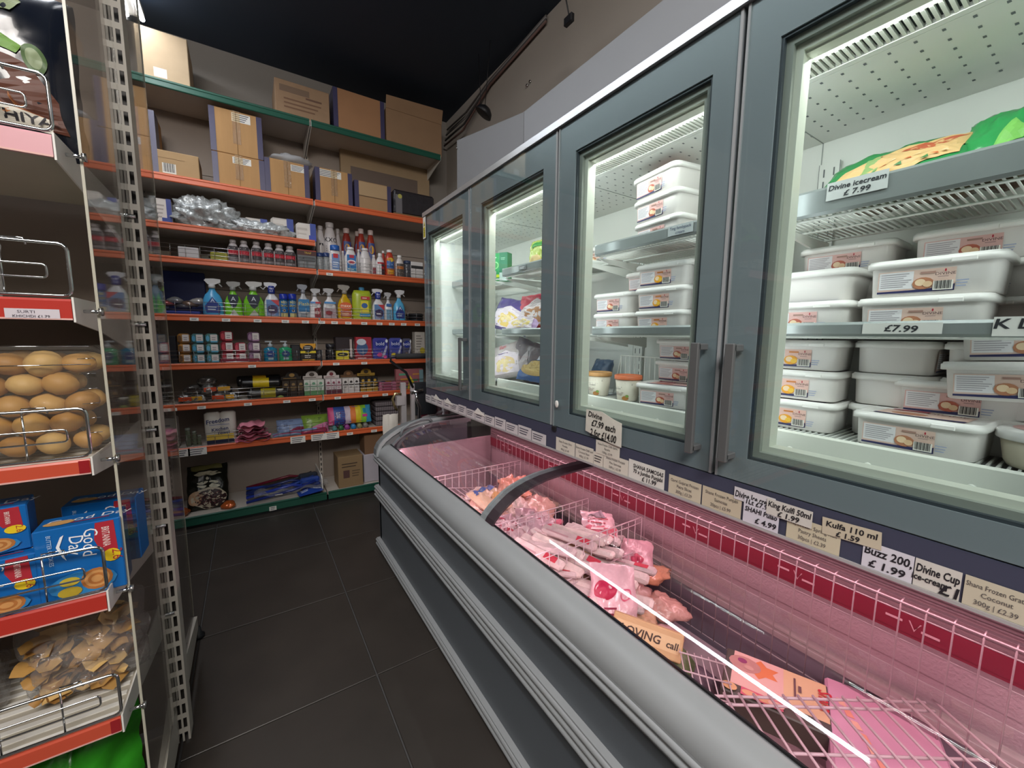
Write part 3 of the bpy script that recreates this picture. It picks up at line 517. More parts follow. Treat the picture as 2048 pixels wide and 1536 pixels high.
pack(600, 631, 687, 5, 'yellow and black packet with white lettering', '#1e1b18', [('p', [(-.5, 1), (.5, 1), (.5, .8), (.3, .62), (-.3, .62), (-.5, .8)], '#d89a22'), ('r', -.5, .44, .5, .58, '#e6cf2c'), ('e', 0, .72, .34, .2, '#1e1b18'), ('l', -.24, .66, .24, .86, 2, '#e8e4da'), ('l', -.2, .46, .2, .56, 1, '#2b2820'), ('l', -.24, .16, .24, .36, 2, '#e8e4da'), ('r', -.4, .03, .4, .1, '#d89a22')], 'firelighter_packet', 'packet', d=.05)
pack(632, 644, 700, 5, 'small black box between packet and bay joint', '#1c1c22', [('l', -.3, .3, .3, .6, 2, '#c8c8c8')], 'black_box', 'box', d=.06)
bottle(650, 671, 688, 5, 'squat black jar with grey lettering right of joint', '#17171b', '#222228', elems=[('l', -.35, .55, .35, .65, 1, '#9a9a9c'), ('l', -.3, .15, .3, .35, 2, '#77787a')], neck=.8, capf=.2, name='black_jar', cat='jar')
pack(670, 706, 674, 5, 'dark brown box with pale side stripe behind the yellow tin', '#281e24', [('r', .3, .1, .42, .9, '#b9b0ac')], 'dark_box', 'box', d=.08, y=YS+.1)
pack(672, 698, 702, 5, 'flat yellow tin with black oval', '#d4c22c', [('e', 0, .62, .42, .22, '#1e1c14'), ('l', -.25, .55, .25, .7, 1, '#e0d46a'), ('r', -.5, 0, .5, .1, '#8a7a1c')], 'polish_tin', 'tin', d=.07)
pack(711, 743, 674, 5, 'red packet with blue clothes picture', '#a82c3a', [('e', -.1, .5, .36, .3, '#3d5a86'), ('e', -.15, .78, .3, .14, '#c9d2dc'), ('r', -.5, 0, .5, .16, '#8c2430'), ('l', -.4, .04, .3, .12, 1, '#e0b8b8')], 'laundry_packet', 'packet', d=.06)
DZ = [('e', -.05, .72, .36, .18, '#20328c'), ('t', -.06, .66, .16, 'bold', '#e4e8f6'), ('e', .36, .86, .08, .08, '#e8eef4'), ('p', [(.0, .1), (.2, .1), (.42, .6), (.34, .66)], '#b0b4d0')]
pack(746, 777, 676, 5, 'blue and pink laundry capsule pouch with white oval lettering', '#4a4aa0', DZ+[('e', -.1, .22, .18, .1, '#c8488c'), ('e', .25, .12, .12, .08, '#e05a9c'), ('e', -.3, .3, .1, .06, '#5a4ab0')], 'laundry_pouch', 'pouch', d=.05, bev=.014, r=.3)
pack(779, 805, 676, 5, 'blue and yellow laundry capsule pouch', '#5056a4', DZ+[('e', -.2, .2, .2, .1, '#d8c23a'), ('e', .2, .16, .12, .08, '#b08ac0')], 'laundry_pouch', 'pouch', d=.05, bev=.014, r=.3)
pack(806, 823, 677, 5, 'grey blue laundry pouch nearest the freezer', '#54566e', DZ+[('e', -.1, .2, .2, .12, '#8a7468')], 'laundry_pouch', 'pouch', d=.05, bev=.012, r=.3)
pack(830, 850, 664, 5, 'tall white and yellow carton beside the freezer corner', '#c8c2b8', [('l', -.4, .4, .2, .9, 5, '#86807a'), ('e', .2, .3, .25, .12, '#c8b83a'), ('r', -.5, 0, .5, .2, '#b8ac48')], 'detergent_box', 'box', d=.08)
x, zb, w_, h = fx(207, 236, 662, 5); pt = thing('purple_tub', 'purple tub with lid seen through the end panel', 'tub', (x, YS+.08, zb))
MB().lathe([(w_*.42, 0), (w_*.47, h*.8)], K('#5a3f70', .4), 14).build('tub_body', pt); MB().lathe([(w_*.5, h*.78), (w_*.5, h*.95), (w_*.45, h)], K('#6a4a80', .4), 14).build('lid', pt)
art(pt, sc_el([('p', [(-.2, .6), (.2, .6), (0, .42)], '#c8c0d0'), ('r', -.3, .08, .3, .12, '#cfc8d4')], w_, h), curved(w_*.46, w_*.46))
soap(243, 271, 690, 2, 2, '#8f2f3c', '#c84a5a', 'red soap pack seen through the end panel,')
# sixth shelf
def roll(name, label, cat, x, y, z, L, r, mat, band=None, bw=.35, rz=0., bandcol=None):
    T_ = thing(name, label, cat, (x, y, z+r), rz); Mx = Matrix.Rotation(PI/2, 4, 'Y')
    MB().lathe([(r*.5, -L/2), (r*.96, -L/2+.004), (r, -L/2+.015), (r, L/2-.015), (r*.96, L/2-.004), (r*.5, L/2)], mat, 16, T=Mx).build('roll_body', T_)
    if band: MB().lathe([(r*1.02, -L*bw/2), (r*1.03, -L*bw/4), (r*1.02, L*bw/2)], K(band, .35, vary=.2, bump=.3, sc=30), 16, T=Mx, caps=False).build('wrapper_band', T_)
    return T_
z6 = SH[6][0]-.004; BB = K('#17171a', .3, vary=.2, bump=.2)
roll('bin_bag_roll', 'black bin bag roll with bright yellow band, topmost of the pile', 'roll', .06, YS+.09, z6+.075, .25, .036, BB, '#dcc022', .4, -.06)
roll('bin_bag_roll', 'black bin bag roll with yellow band lying on the shelf front', 'roll', .1, YS+.06, z6, .26, .036, BB, '#a89a1c', .36)
roll('bin_bag_roll', 'black bin bag roll at the back of the pile', 'roll', .17, YS+.18, z6, .28, .038, BB, '#c0a41c', .3, .05)
roll('bin_bag_roll', 'black bin bag roll high at the back under the shelf', 'roll', .05, YS+.2, z6+.078, .28, .04, BB, '#c89a1c', .3, .08)
for k in range(9):
    cx = [-.37, -.31, -.25, -.19, -.13, -.33, -.25, -.17, -.26][k]; lv = [0, 0, 0, 0, 0, 1, 1, 1, 2][k]
    T_ = thing('scourer_pack', 'packet of steel scourers, %s in the shiny pile' % ['leftmost at the bottom', 'second at the bottom', 'third at the bottom', 'fourth at the bottom', 'rightmost at the bottom', 'left on the second layer', 'middle of the second layer', 'right on the second layer', 'topmost'][k], 'scourer', (cx, YS+.09+.01*(k % 3), z6+.058*lv), random.uniform(-.3, .3), 'steel scourer packets')
    lump('scourer_coil', '', '', 0, 0, 0, .10, .09, .068, K('#a7a6a4', .2, .9, vary=.5, bump=1., sc=60), .9, 10, k, 20, 10, T_)
    MB().box(-.035, -.046, .015, .035, -.043, .042, K(['#c8481f', '#d8a02a', '#2c2420'][k % 3], .4), .001).build('card_band', T_)
bottle(552, 568, 777, 6, 'small green and white candle jar with lid', '#9ab060', '#cfcfc8', elems=[('r', -.5, .3, .5, .5, '#7a9a3a')], neck=.9, capf=.2, name='candle_jar', cat='jar', shoulder=.9, y=YS+.05)
pack(283+0, 300, 800, 6, 'small grey tin under the scourers near the end panel', '#55585a', name='small_tin', cat='tin', d=.04, h=.04)
def dispbox(px0, px1, pyt, label, body, arch, emb, rows, name='incense_display'):
    x, zb, w_, h = fx(px0, px1, pyt, 6); T_ = thing(name, label, 'box', (x, YS+.05, zb), 0, 'incense display boxes')
    MB().box(-w_/2, .02, 0, w_/2, .10, h*.66, K(body, .5), .002).build('box_body', T_)
    M = MB(); pts = [(-w_/2, h*.6), (w_/2, h*.6), (w_/2, h*.78)]+[(w_*.3*math.cos(a*PI/8), h*.78+h*.22*math.sin(a*PI/8)) for a in range(9)]+[(-w_/2, h*.78)]
    M.prism(pts, .094, .098, 1, K(arch, .6)); art(None, sc_el([('e', 0, .84, .13, .08, emb), ('l', -.4, .68, .4, .74, 1, emb)], w_, h), flat(.094), mb=M); M.build('header_card', T_)
    for k in range(3):
        b = MB().box(-w_/2+w_*k/3+.001, 0, 0, -w_/2+w_*(k+1)/3-.001, .02, h*.66, K(rows[0], .5), .002).build('incense_packet', T_)
        cxx = -1/3+k/3; art(b, sc_el([('e', cxx, .50, .08, .06, rows[1]), ('r', cxx-.15, .0, cxx+.15, .2, rows[2]), ('r', cxx-.15, .36, cxx+.15, .4, rows[1]), ('l', cxx-.1, .24, cxx+.1, .34, 2, rows[1])], w_, h), flat())
    return T_
dispbox(563, 608, 745, 'dark brown incense display box with gold arch', '#2c2119', '#231b16', '#b08a48', ['#33271c', '#8a7048', '#1d1712'])
dispbox(605, 648, 744, 'white display box of green packets beside the joint', '#d4cfca', '#cdc6c2', '#4c4038', ['#cfd2c8', '#6a9a7c', '#5a8c5c'])
dispbox(651, 683, 743, 'white display box of dark red cherry packets', '#d8d0cf', '#d4cbc9', '#7c2c38', ['#d6cbcd', '#8c4a5c', '#5a2234'])
dispbox(685, 719, 742, 'white display box of packets with black arches below brown card', '#d8d4ce', '#5a3f26', '#8a6038', ['#d4cfcb', '#2c2626', '#c9c2bf'])
dispbox(720, 756, 738, 'black and gold display box of small gold tins', '#1c1814', '#a8842c', '#3a2a14', ['#1f1b18', '#c49a3a', '#a8842c'])
for k in range(3):
    x, zb, w_, h = fx(758, 797, 775, 6, YS+.05); T_ = thing('pink_book_box', 'pink printed box of puzzles, %s in the small stack' % ['lowest', 'middle', 'top'][k], 'box', (x, YS+.03, zb+.024*k), .05-.05*k, 'pink boxes near the black handle')
    MB().box(-w_/2, 0, 0, w_/2, .14, .023, K('#b8748c', .4), .001).build('box_body', T_)
    art(T_, [('r', -w_*.4, .006, w_*.1, .018, '#8c3a54')], flat())
    if k == 2: art(T_, [('e', 0, .07, .04, .03, '#d89a2c'), ('r', -.06, .04, -.02, .09, '#3a3a6c')], lambda u, v, o: (u, v, .023+o), 'top_print')
tg, w_, h = pack(792, 846, 738, 6, 'tall pink and green patterned game box leaning by freezer', '#a06064', [('r', -.4, .1+.0, -.1, .18, '#4a8a70'), ('r', .0, .4, .3, .5, '#4a8a70'), ('r', -.4, .7, -.1, .8, '#5a9a7c'), ('r', .1, .7, .4, .78, '#c88a4a'), ('r', -.35, .45, -.05, .55, '#c88a3a'), ('p', [(-.1, 0), (.3, 0), (0, .7)], '#d8c22c'), ('r', .35, .1, .5, .95, '#7a9aa0')], 'game_box', 'box', d=.05, y=YS+.02)
roll('bin_bag_roll', 'bright yellow wrapped roll seen through the end panel', 'roll', at(240, 790, y=YS+.08).x, YS+.08, z6+.07, .15, .032, K('#c8b41c', .35, bump=.2), None)
roll('bin_bag_roll', 'dull yellow roll below the bright one behind the end panel', 'roll', at(235, 812, y=YS+.07).x, YS+.08, z6, .17, .034, K('#8f8c30', .35, bump=.2), None)
# seventh shelf
z7 = SH[7][0]-.004
def towel(px0, px1, pyt, label, y=YS+.03):
    x, zb, w_, h = fx(px0, px1, pyt, 7, y); T_ = thing('kitchen_towel_pack', label, 'towel', (x, y, zb), -.03)
    M = MB()
    for s in (-1, 1): M.lathe([(w_*.2, 0), (w_*.255, .012), (w_*.26, h*.5), (w_*.255, h-.012), (w_*.18, h)], K('#d8d4cc', .5, vary=.04), 16, 1, .9, T=Matrix.Translation((s*w_*.24, .07, 0)), sq=3)
    M.build('wrapped_rolls', T_)
    art(T_, sc_el([('r', -.42, .0, .42, .16, '#1d2440'), ('r', -.42, .14, .42, .32, '#d8b84a'), ('t', -.05, .70, .13, '*Freedom', '#1d2a5c', .12, .9), ('r', -.32, .62, .3, .635, '#3a4a8c'), ('t', 0, .44, .1, '*Kitchen', '#1d2a5c', .1), ('t', .1, .32, .09, '*Towel', '#1d2a5c', .1)], w_, h), flat(-.004-w_*.0))
    return T_
towel(404, 470, 826, 'white twin pack of kitchen towels with blue lettering')
pack(306, 352, 838, 7, 'white pack with dark lettering beside the clear end panel', '#cfcbc4', [('l', -.2, .7, .35, .84, 1, '#2a3468'), ('p', [(-.3, .62), (.4, .66), (.2, .56)], '#3a4a8c'), ('l', -.2, .36, .35, .48, 1, '#33343c'), ('r', -.5, 0, .5, .2, '#6a6c70'), ('r', -.5, .2, .5, .26, '#b8b27c')], 'paper_roll_pack', d=.12, bev=.01)
for k, (a0, a1, pt) in enumerate([(369, 381, 856), (383, 393, 862), (394, 402, 870)]):
    bottle(a0, a1, pt, 7, 'small dark green bottle %s left of the kitchen towels' % ['tallest', 'middle', 'shortest'][k], '#5b6450', '#7d8478', y=YS+.08, name='small_bottle', neck=.8)
tg2 = MB()
T_ = thing('pink_cloth', 'heap of folded pink cleaning cloths spilling over the shelf', 'cloth', (at(505, 860, y=YS+.06).x, YS+.07, z7))
for k in range(6):
    M = MB(); w0 = .2-.012*k; zz = .004+.022*k; ph = k*1.3
    M.grid(lambda u, v: ((u-.5)*w0*(1+.1*math.sin(5*v+ph))+.01*math.sin(ph), (v-.45)*.2-.004*k, zz+.012*math.sin(7*u+ph)*math.sin(5*v+ph)+.008*math.sin(13*u+3*v)+.02*(k == 5)*math.exp(-((u-.4)**2+(v-.4)**2)*9)), 14, 10, K(['#c86a84', '#d9788f', '#d87f95', '#b8607a', '#e08ca0', '#e08a9e'][k], .8))
    M.build('cloth_fold', T_)
T_ = thing('pink_cloth', 'pink cloth bundle seen through the clear end panel', 'cloth', (at(262, 880, y=YS+.06).x, YS+.07, z7))
for k in range(3):
    M = MB(); M.grid(lambda u, v: ((u-.5)*.3, (v-.5)*.2, .01+.03*k+.045*(k == 2)*math.sin(PI*u)+.006*math.sin(9*u+k)), 14, 6, K('#c9708a', .8)); M.build('cloth_fold', T_)
def pouch(px0, px1, pyt, si, label, col, elems, y=YS+.05, t=.05, lean=.25, name='pouch', cat='pouch', wr=.004, base=0., r=.3, group=None, rz=0):
    x, zb, w_, h = fx(px0, px1, pyt, si, y); h -= base; T_ = thing(name, label, cat, (x, y, zb+base), (-lean, 0, rz), group)
    f = pillow_fn(w_, h, t, wr, px0)
    M = MB(); M.pillow(f, 12, 12, K(col, r, bump=.25, sc=25)); M.build('pouch_body', T_)
    art(T_, sc_el(elems, w_, h), lambda u, v, o: tuple(Vector(f(u/w_+.5, v/h, 1))+Vector((0, -o-.0015, 0))), sub=1)
    return T_
def pillow_fn(w_, h, t, wr=.004, seed=0):
    def f(u, v, s):
        u_ = min(max(u, 0), 1); v_ = min(max(v, 0), 1)
        k = (max(0, 1-abs(2*u_-1)**2.5)*max(0, 1-abs(2*v_-1)**2.5))**.5
        n = .65*wr*(noise.noise(Vector((u*6+seed, v*6, s*3.)))*2+noise.noise(Vector((u*17+seed, v*13, s*3.))))*k**.5
        e = wr*.8*noise.noise(Vector((u*5+seed*2, v*5, 9.)))
        return ((u-.5)*w_+e, -s*t/2*k+n+t*.1, v*h+e)
    return f
pouch(553, 610, 836, 7, 'pale blue pack of wipes with crimson wave', '#7f92b8', [('l', -.3, .78, .2, .84, 1, '#27305c'), ('t', -.2, .5, .16, '20', '#27305c'), ('p', [(-.5, .08), (-.1, .2), (.2, .42), (.5, .4), (.5, .25), (.1, .22), (-.2, .04)], '#8c2048'), ('r', -.5, .0, .5, .06, '#3c5070')], lean=.55, t=.06, name='wipes_pack', cat='wipes')
pouch(545, 606, 862, 7, 'lower blue pack of wipes at the shelf edge', '#7890b0', [('r', -.5, .3, .5, .5, '#a04068')], y=YS+.03, lean=.7, t=.05, name='wipes_pack', cat='wipes')
pouch(604, 656, 828, 7, 'green and pink pack of cloths left of the joint', '#7c9c3c', [('p', [(-.5, 0), (.5, .0), (.5, .55), (-.1, .3)], '#d078a4'), ('l', -.3, .65, .35, .8, 2, '#3a4c28')], lean=.45, t=.06, name='cloth_pack', cat='cloth')
pouch(600, 655, 855, 7, 'crimson and blue pack lying below the green one', '#983050', [('r', -.5, .5, .1, .9, '#7890c0')], y=YS+.03, lean=.6, t=.05, name='cloth_pack', cat='cloth')
RB = ['#c8447c', '#33509c', '#33509c', '#c8b8c8', '#e07a34', '#dcc82a', '#8cc83a', '#3f9ac8']
pouch(656, 742, 812, 7, 'bright rainbow striped pack of microfibre cloths', '#3a56a4', [('r', -.5+k/8, 0, -.375+k/8, 1, RB[k]) for k in range(8)]+[('t', -.13, .3, .5, 'CLOTH', '#5a2c6c', PI/2, .35), ('t', -.24, .5, .3, 'micro', '#e8e8f0', PI/2, .35), ('r', .3, .5, .38, .8, '#2c8aa4'), ('r', .28, .3, .4, .45, '#c83a8c')], y=YS+.05, lean=.3, t=.06, name='cloth_pack', cat='cloth', base=.045)
for k in range(6):
    roll('small_roll', '%s small wrapped roll lying below the rainbow pack' % ['teal', 'dark green', 'purple', 'blue', 'olive', 'grey'][k], 'roll', .535+.048*k, YS+.05, z7, .075, .02, K(['#4f8c8c', '#2f6c3c', '#8c3a84', '#2f7ab0', '#8c8a5c', '#7c7a74'][k], .35), None, rz=PI/2-.1)['group'] = 'small coloured rolls'
for k in range(5):
    x, zb, w_, h = fx(750, 797, 803, 7); hh = h/5; T_ = thing('checked_cloth', 'grey checked folded cloth, %s in the bundle' % ['lowest', 'second', 'middle', 'fourth', 'top'][k], 'cloth', (x, YS+.04, zb+hh*k), random.uniform(-.04, .04), 'checked folded cloths')
    MB().box(-w_/2, 0, .001, w_/2, .18, hh-.001, K('#4c4448', .8, bump=.3), .01).build('folded_cloth', T_)
    art(T_, sc_el([('r', -.46+.08*i, .1, -.43+.08*i, .9, '#8c8488') for i in range(12)]+[('r', -.46, .25, .46, .35, '#8c8488'), ('r', -.46, .6, .46, .7, '#8c8488')], w_, hh), flat(), 'check_pattern')
# bottom deck
z8 = SH[8][0]-.004
def bagbeans():
    x, zb, w_, h = fx(368, 452, 948, 8, YS+.1); T_ = thing('bean_bag', 'black and cream sack of beans with leaf print on the bottom deck', 'bag', (x, YS+.10, zb+.005), (-.55, 0, 0))
    f = pillow_fn(w_*1.02, h*1.25, .10, .012, 3); h2 = h*1.25
    M = MB(); M.pillow(f, 16, 16, K('#15170f', .25, bump=.2)); M.build('sack', T_)
    art(T_, sc_el([('r', -.4, .86, .38, .98, '#6a6638'), ('p', [(-.34, .76), (-.2, .82), (.25, .8), (.36, .74), (.2, .72), (-.2, .71)], '#c2bca4'), ('e', .0, .64, .05, .035, '#d8d4c0'), ('e', -.12, .56, .13, .03, '#d8d4c0'), ('e', .16, .55, .13, .035, '#d8d4c0'), ('e', -.14, .48, .13, .035, '#d8d4c0'), ('e', .18, .46, .14, .04, '#d8d4c0'),
                    ('e', .04, .22, .44, .22, '#bdb29c'), ('e', .08, .2, .40, .195, '#2c1014'), ('e', -.3, .24, .17, .15, '#b89474')]+[('e', -.25+.6*((k*37) % 23)/23, .08+.26*((k*29) % 17)/17, .022, .012, ['#5c2c30', '#7a444a', '#3f171d'][k % 3]) for k in range(46)], w_, h2), lambda u, v, o: tuple(Vector(f(u/w_*.98+.5, v/h2, 1))+Vector((0, -o-.0015, 0))), sub=1)
bagbeans()
lump('snack_packet', 'orange foil packet lying against the bean sack', 'packet', at(455, 1000, y=YS+.06).x, YS+.07, z8, .09, .09, .05, K('#b85c28', .25, .3, bump=.5), .8, 7, 2)
lump('snack_packet', 'orange foil packet seen through the clear end panel', 'packet', at(350, 1020, y=YS+.05).x, YS+.07, z8, .14, .1, .07, K('#a85a30', .25, .3, bump=.5), .8, 7, 6)
BL = ['#1d2f7c', '#22399c', '#1a2a66', '#27479c', '#20306c', '#2446a8', '#303848', '#7a1c34']
for k in range(8):
    xa = .0+.02*(k % 3); xb = .40-.015*(k % 4); ya = YS+.03+.04*k; T_ = thing('wrapped_broom', 'blue handled broom in clear plastic, %s from the shelf front' % ['first', 'second', 'third', 'fourth', 'fifth', 'sixth', 'seventh', 'eighth'][k], 'broom', (-.08, ya, z8), .03*(k % 3)-.02, 'wrapped brooms on the bottom deck')
    M = MB(); M.tube([(.0, 0, .022+.02*(k % 3)), (.30, .01, .03+.025*((k+1) % 3)), (.46, .01, .04+.03*((k+2) % 3))], .011, K(BL[k], .3), 8); M.build('handle', T_)
    M = MB(); M.box(.36, -.02, .004+.018*(k % 3), .50, .025, .045+.03*(k % 3), K(BL[(k+1) % 7], .4, bump=.6, sc=40), .012); M.build('brush_head', T_)
    if k in (0, 2, 5): MB().box(.18, -.016, .045, .23, .012, .047, PAPER).build('paper_tag', T_)
pw = thing('plastic_wrap', 'shiny clear plastic sleeve lying over the brooms', 'wrap', (.22, YS+.06, z8+.06))
M = MB(); M.grid(lambda u, v: ((u-.5)*.5, (v-.5)*.13, .02*math.sin(9*u+4*v)*math.sin(6*v)+.012*math.sin(21*u)), 24, 8, FILM); M.build('film', pw)
bp = thing('blue_packet', 'blue printed packet flopping over the green shelf edge', 'packet', (.335, YS+.0, z8+.008), .12)
M = MB(); f = lambda u, v: ((u-.5)*.17, (v-.5)*.11, .02+.02*math.sin(PI*u)*math.sin(PI*v)+.012*u); M.grid(f, 12, 8, K('#1f3f94', .3, bump=.2)); M.build('packet_body', bp)
art(bp, [('l', -.065, -.025, -.005, .03, 3, '#c8d4ec'), ('e', .05, .0, .03, .015, '#dfe6f4'), ('e', .05, .005, .02, .01, '#1f3f94')], lambda u, v, o: (u, v, f(u/.17+.5, v/.11+.5)[2]+.002+o))
carton(675, 725, 912, 8, 'brown printed carton standing on the white bottom deck', y=YS+.03, d=.2, mat=K('#8d7453', .8), tape=False, rot=.0, elems=[('l', -.35, .62, .4, .8, 2, '#4a3a2c'), ('r', -.3, .3, -.05, .55, '#5a3f3c'), ('l', .05, .3, .4, .55, 3, '#5f4d38')])
carton(727, 760, 908, 8, 'white carton half behind the chest freezer end', y=YS+.06, d=.2, mat=K('#b9b3bc', .7), tape=False)
carton(728, 790, 862, 8, 'small brown carton on top of the white carton', y=YS+.07, d=.18, mat=K('#7f5f45', .8), tape=False, base=z8+.2)
# far-left wall shelf items through the acrylic
for k, (a0, a1, pt, si, lab) in enumerate([(140, 200, 165, 1, 'tall'), (203, 262, 175, 1, 'second')]):
    carton(a0, a1, pt, si, '%s brown carton seen through the clear end panel' % lab, d=.25, mat=K('#9c7444', .8), purple=k == 1, elems=[('r', -.45, .1, -.2, .3, '#c9c2bb')])
carton(262, 306, 215, 1, 'narrow brown and purple carton beside the slotted upright', d=.25, purple=True)
# ================================================================== LEFT GONDOLA (end panel towards the aisle)
XE = -.262; YF = 1.10; YU = 1.55
gd = thing('gondola_unit', 'near shelving unit with red price rails and clear acrylic end panels', 'shelving', (XE, YU, 0))
RED = K('#b8362c', .3, vary=.05); REDO = K('#c9523a', .35, vary=.05); PINKR = K('#dba0a8', .35, vary=.05); GUN = K('#bdb8ae', .5, vary=.04)
M = MB()                                                    # slotted upright: three stiles and rungs, open slots
for x0, x1 in ((.000, .005), (.014, .019), (.028, .034)): M.box(x0, -.03, .03, x1, -.028, 2.5, GUN)
for k in range(49): M.box(.0, -.0301, .06+.05*k, .034, -.028, .076+.05*k, GUN)
M.box(.0, -.028, .03, .002, .03, 2.5, GUN); M.box(.032, -.028, .03, .034, .03, 2.5, GUN); M.box(.002, .002, .03, .032, .004, 2.5, K('#3a3633')); M.build('slotted_upright', gd)
MB().box(-1.0, -.012, .1, -.002, .012, 2.5, K('#75695f', .75)).build('back_panel', gd)
for y0, y1 in ((-.42, -.02), (.03, .55)):
    M = MB(); s = -1 if y0 < 0 else 1
    pts = [(y0 if s < 0 else y0-.02, .10 if s < 0 else .19), (y1, .19 if s < 0 else .10), (y1, .045), (y0, .045)]
    M.prism(pts, -.012, .006, 0, GUN); M.build('base_leg', gd)
for yy in (.05, .55):
    M = MB(); M.lathe([(.022, 0), (.024, .012), (.014, .02), (.010, .05)], BLACK, 14, T=Matrix.Translation((.004, yy, 0))); M.build('levelling_foot', gd)
for y0, y1 in ((-.405, -.03), (.03, .40)):
    M = MB(); M.box(.010, y0, .19, .0135, y1, 2.5, ACR); M.build('clear_end_panel', gd)
    M = MB(); M.box(.0095, y0-.003 if y0 < 0 else y1, .19, .014, y0 if y0 < 0 else y1+.003, 2.5, K('#b7b4a4', .3)); M.build('panel_edge', gd)
SHL = [(1.681, 1.642, PINKR, 0), (1.39, 1.351, RED, 0), (1.080, 1.050, REDO, 1), (.795, .758, RED, 0), (.509, .476, REDO, 1)]
def guard(T_, zt, x0, x1, y):
    M = MB(); h = .095; r = .0024
    def rr(x0, x1, z0, z1, c, rad, yy):
        P = []
        for cx, cz, a0 in ((x1-c, z1-c, 0), (x0+c, z1-c, 90), (x0+c, z0+c, 180), (x1-c, z0+c, 270)):
            for a in (0, 30, 60, 90): q = math.radians(a0+a); P.append((cx+c*math.cos(q), yy, cz+c*math.sin(q)))
        M.tube(P, rad, CHROME, 8, True)
    rr(x0, x1, zt+.006, zt+.006+h, .012, .003, y)
    rr(x0+.02, x1-.03, zt+.038, zt+.062, .006, .0018, y+.002)
    for q in range(12):
        xx = x1-.085-.085*q+(0 if q else .0)
        if xx < x0+.02: break
        M.rod((xx, y+.003, zt+.006), (xx, y+.003, zt+.006+h), .0018, CHROME)
        if q % 3 == 0: M.tube([(xx, y+.003, zt+h), (xx, y+.004, zt+h+.011), (xx+.03, y+.004, zt+h+.011), (xx+.033, y+.003, zt+h)], .0018, CHROME)
    M.build('wire_guard', T_)
for k, (zt, zb, rm, endc) in enumerate(SHL):
    s = MB().box(-.98, -.445, zb+.012, -.012, -.03, zb+.024, K('#bab3a4', .5)).build('shelf', gd)
    M = MB(); M.prism([(-.452, zb), (-.446, zb), (-.446, zt), (-.450, zt), (-.452, zt-.004)], -.98, -.014, 0, rm); M.box(-.98, -.4525, zb, -.014, -.4515, zb+.003, K('#e0b0a8')); M.build('price_rail', s)
    if endc: MB().box(-.03, -.4532, zb+.003, -.015, -.452, zt-.002, K('#9a2228', .25)).build('rail_end', s)
    M = MB(); M.prism([(-.452, zb-.004), (-.452, zt+.004), (-.03, zt+.0), (-.03, zb-.075), (-.30, zb-.022)], -.013, -.010, 0, WHITE); M.build('bracket', s)
    M = MB(); M.tube([(-.006, -.42, zb+.018), (.02, -.42, zb+.018)], .0035, CHROME, 8); M.tube([(.016, -.42, zb+.018), (.022, -.42, zb+.018)], .008, STEEL, 8)
    M.build('panel_screw', s); M = MB(); M.tube([(-.02, -.035, zb+.0), (.024, -.035, zb+.0)], .005, CHROME, 8); M.build('panel_screw', s)
    for q in range(5): s and None
    M = MB()
    for q in range(14): M.box(-.05-.06*q, -.40, zb+.0245, -.02-.06*q, -.395, zb+.0248, BLACK)
    for q in range(12): M.box(-.97, -.43+.03*q, zb+.024, -.02, -.418+.03*q, zb+.0262, WHITE)
    M.build('deck_ribs', s)
    guard(s, zb+.022+(zt-zb-.022), -.96, -.012, -.448)
s2 = [o for o in gd.children if o.name.startswith('shelf')][1]
art(s2, [('r', -.098, 1.353, -.03, 1.370, '#cfc8cf'), ('t', -.072, 1.362, .005, 'SURTI', '#3a3040', 0, 1.2), ('t', -.066, 1.3545, .0045, 'KHICHDI £1.79', '#3a3040', 0, 1.1)], flat(-.4525), 'price_ticket')
# snack bag on the top shelf
def on_gd(px0, px1, pyt, k, y): a = at(px0, pyt, y=y); b = at(px1, pyt, y=y); z = SHL[k][1]+.025; return (a.x+b.x)/2, z, b.x-a.x, a.z-z
T_ = thing('snack_bag', 'black green and brown snack bag behind the guard on the top shelf', 'bag', (-.405, 1.20, 1.669), (-.03, 0, 0)); w_, h = .30, .30
f = pillow_fn(w_, h, .09, .008, 5)
M = MB(); M.pillow(f, 18, 18, K('#0e1420', .22, bump=.12, coat=.3)); M.build('bag_body', T_)
mpb = lambda u, v, o: tuple(Vector(f(u/w_+.5, v/h, 1))+Vector((0, -o-.0015, 0)))
stk = []
for k in range(60):
    cx = -.13+.25*((k*37) % 61)/61; cz = .055+.10*((k*23) % 59)/59; a = k*.7; L_ = .022
    if cz > .17-.5*(cx+.02)*(cx > -.02) or cx > .125: continue
    dx, dz = math.cos(a)*L_, math.sin(a)*L_; stk.append(('p', [(cx-dx-.003*math.sin(a), cz-dz+.003), (cx+dx, cz+dz-.003), (cx+dx, cz+dz+.004), (cx-dx, cz-dz+.008)], ['#8a4a2a', '#a8603a', '#6a3420', '#b87848'][k % 4]))
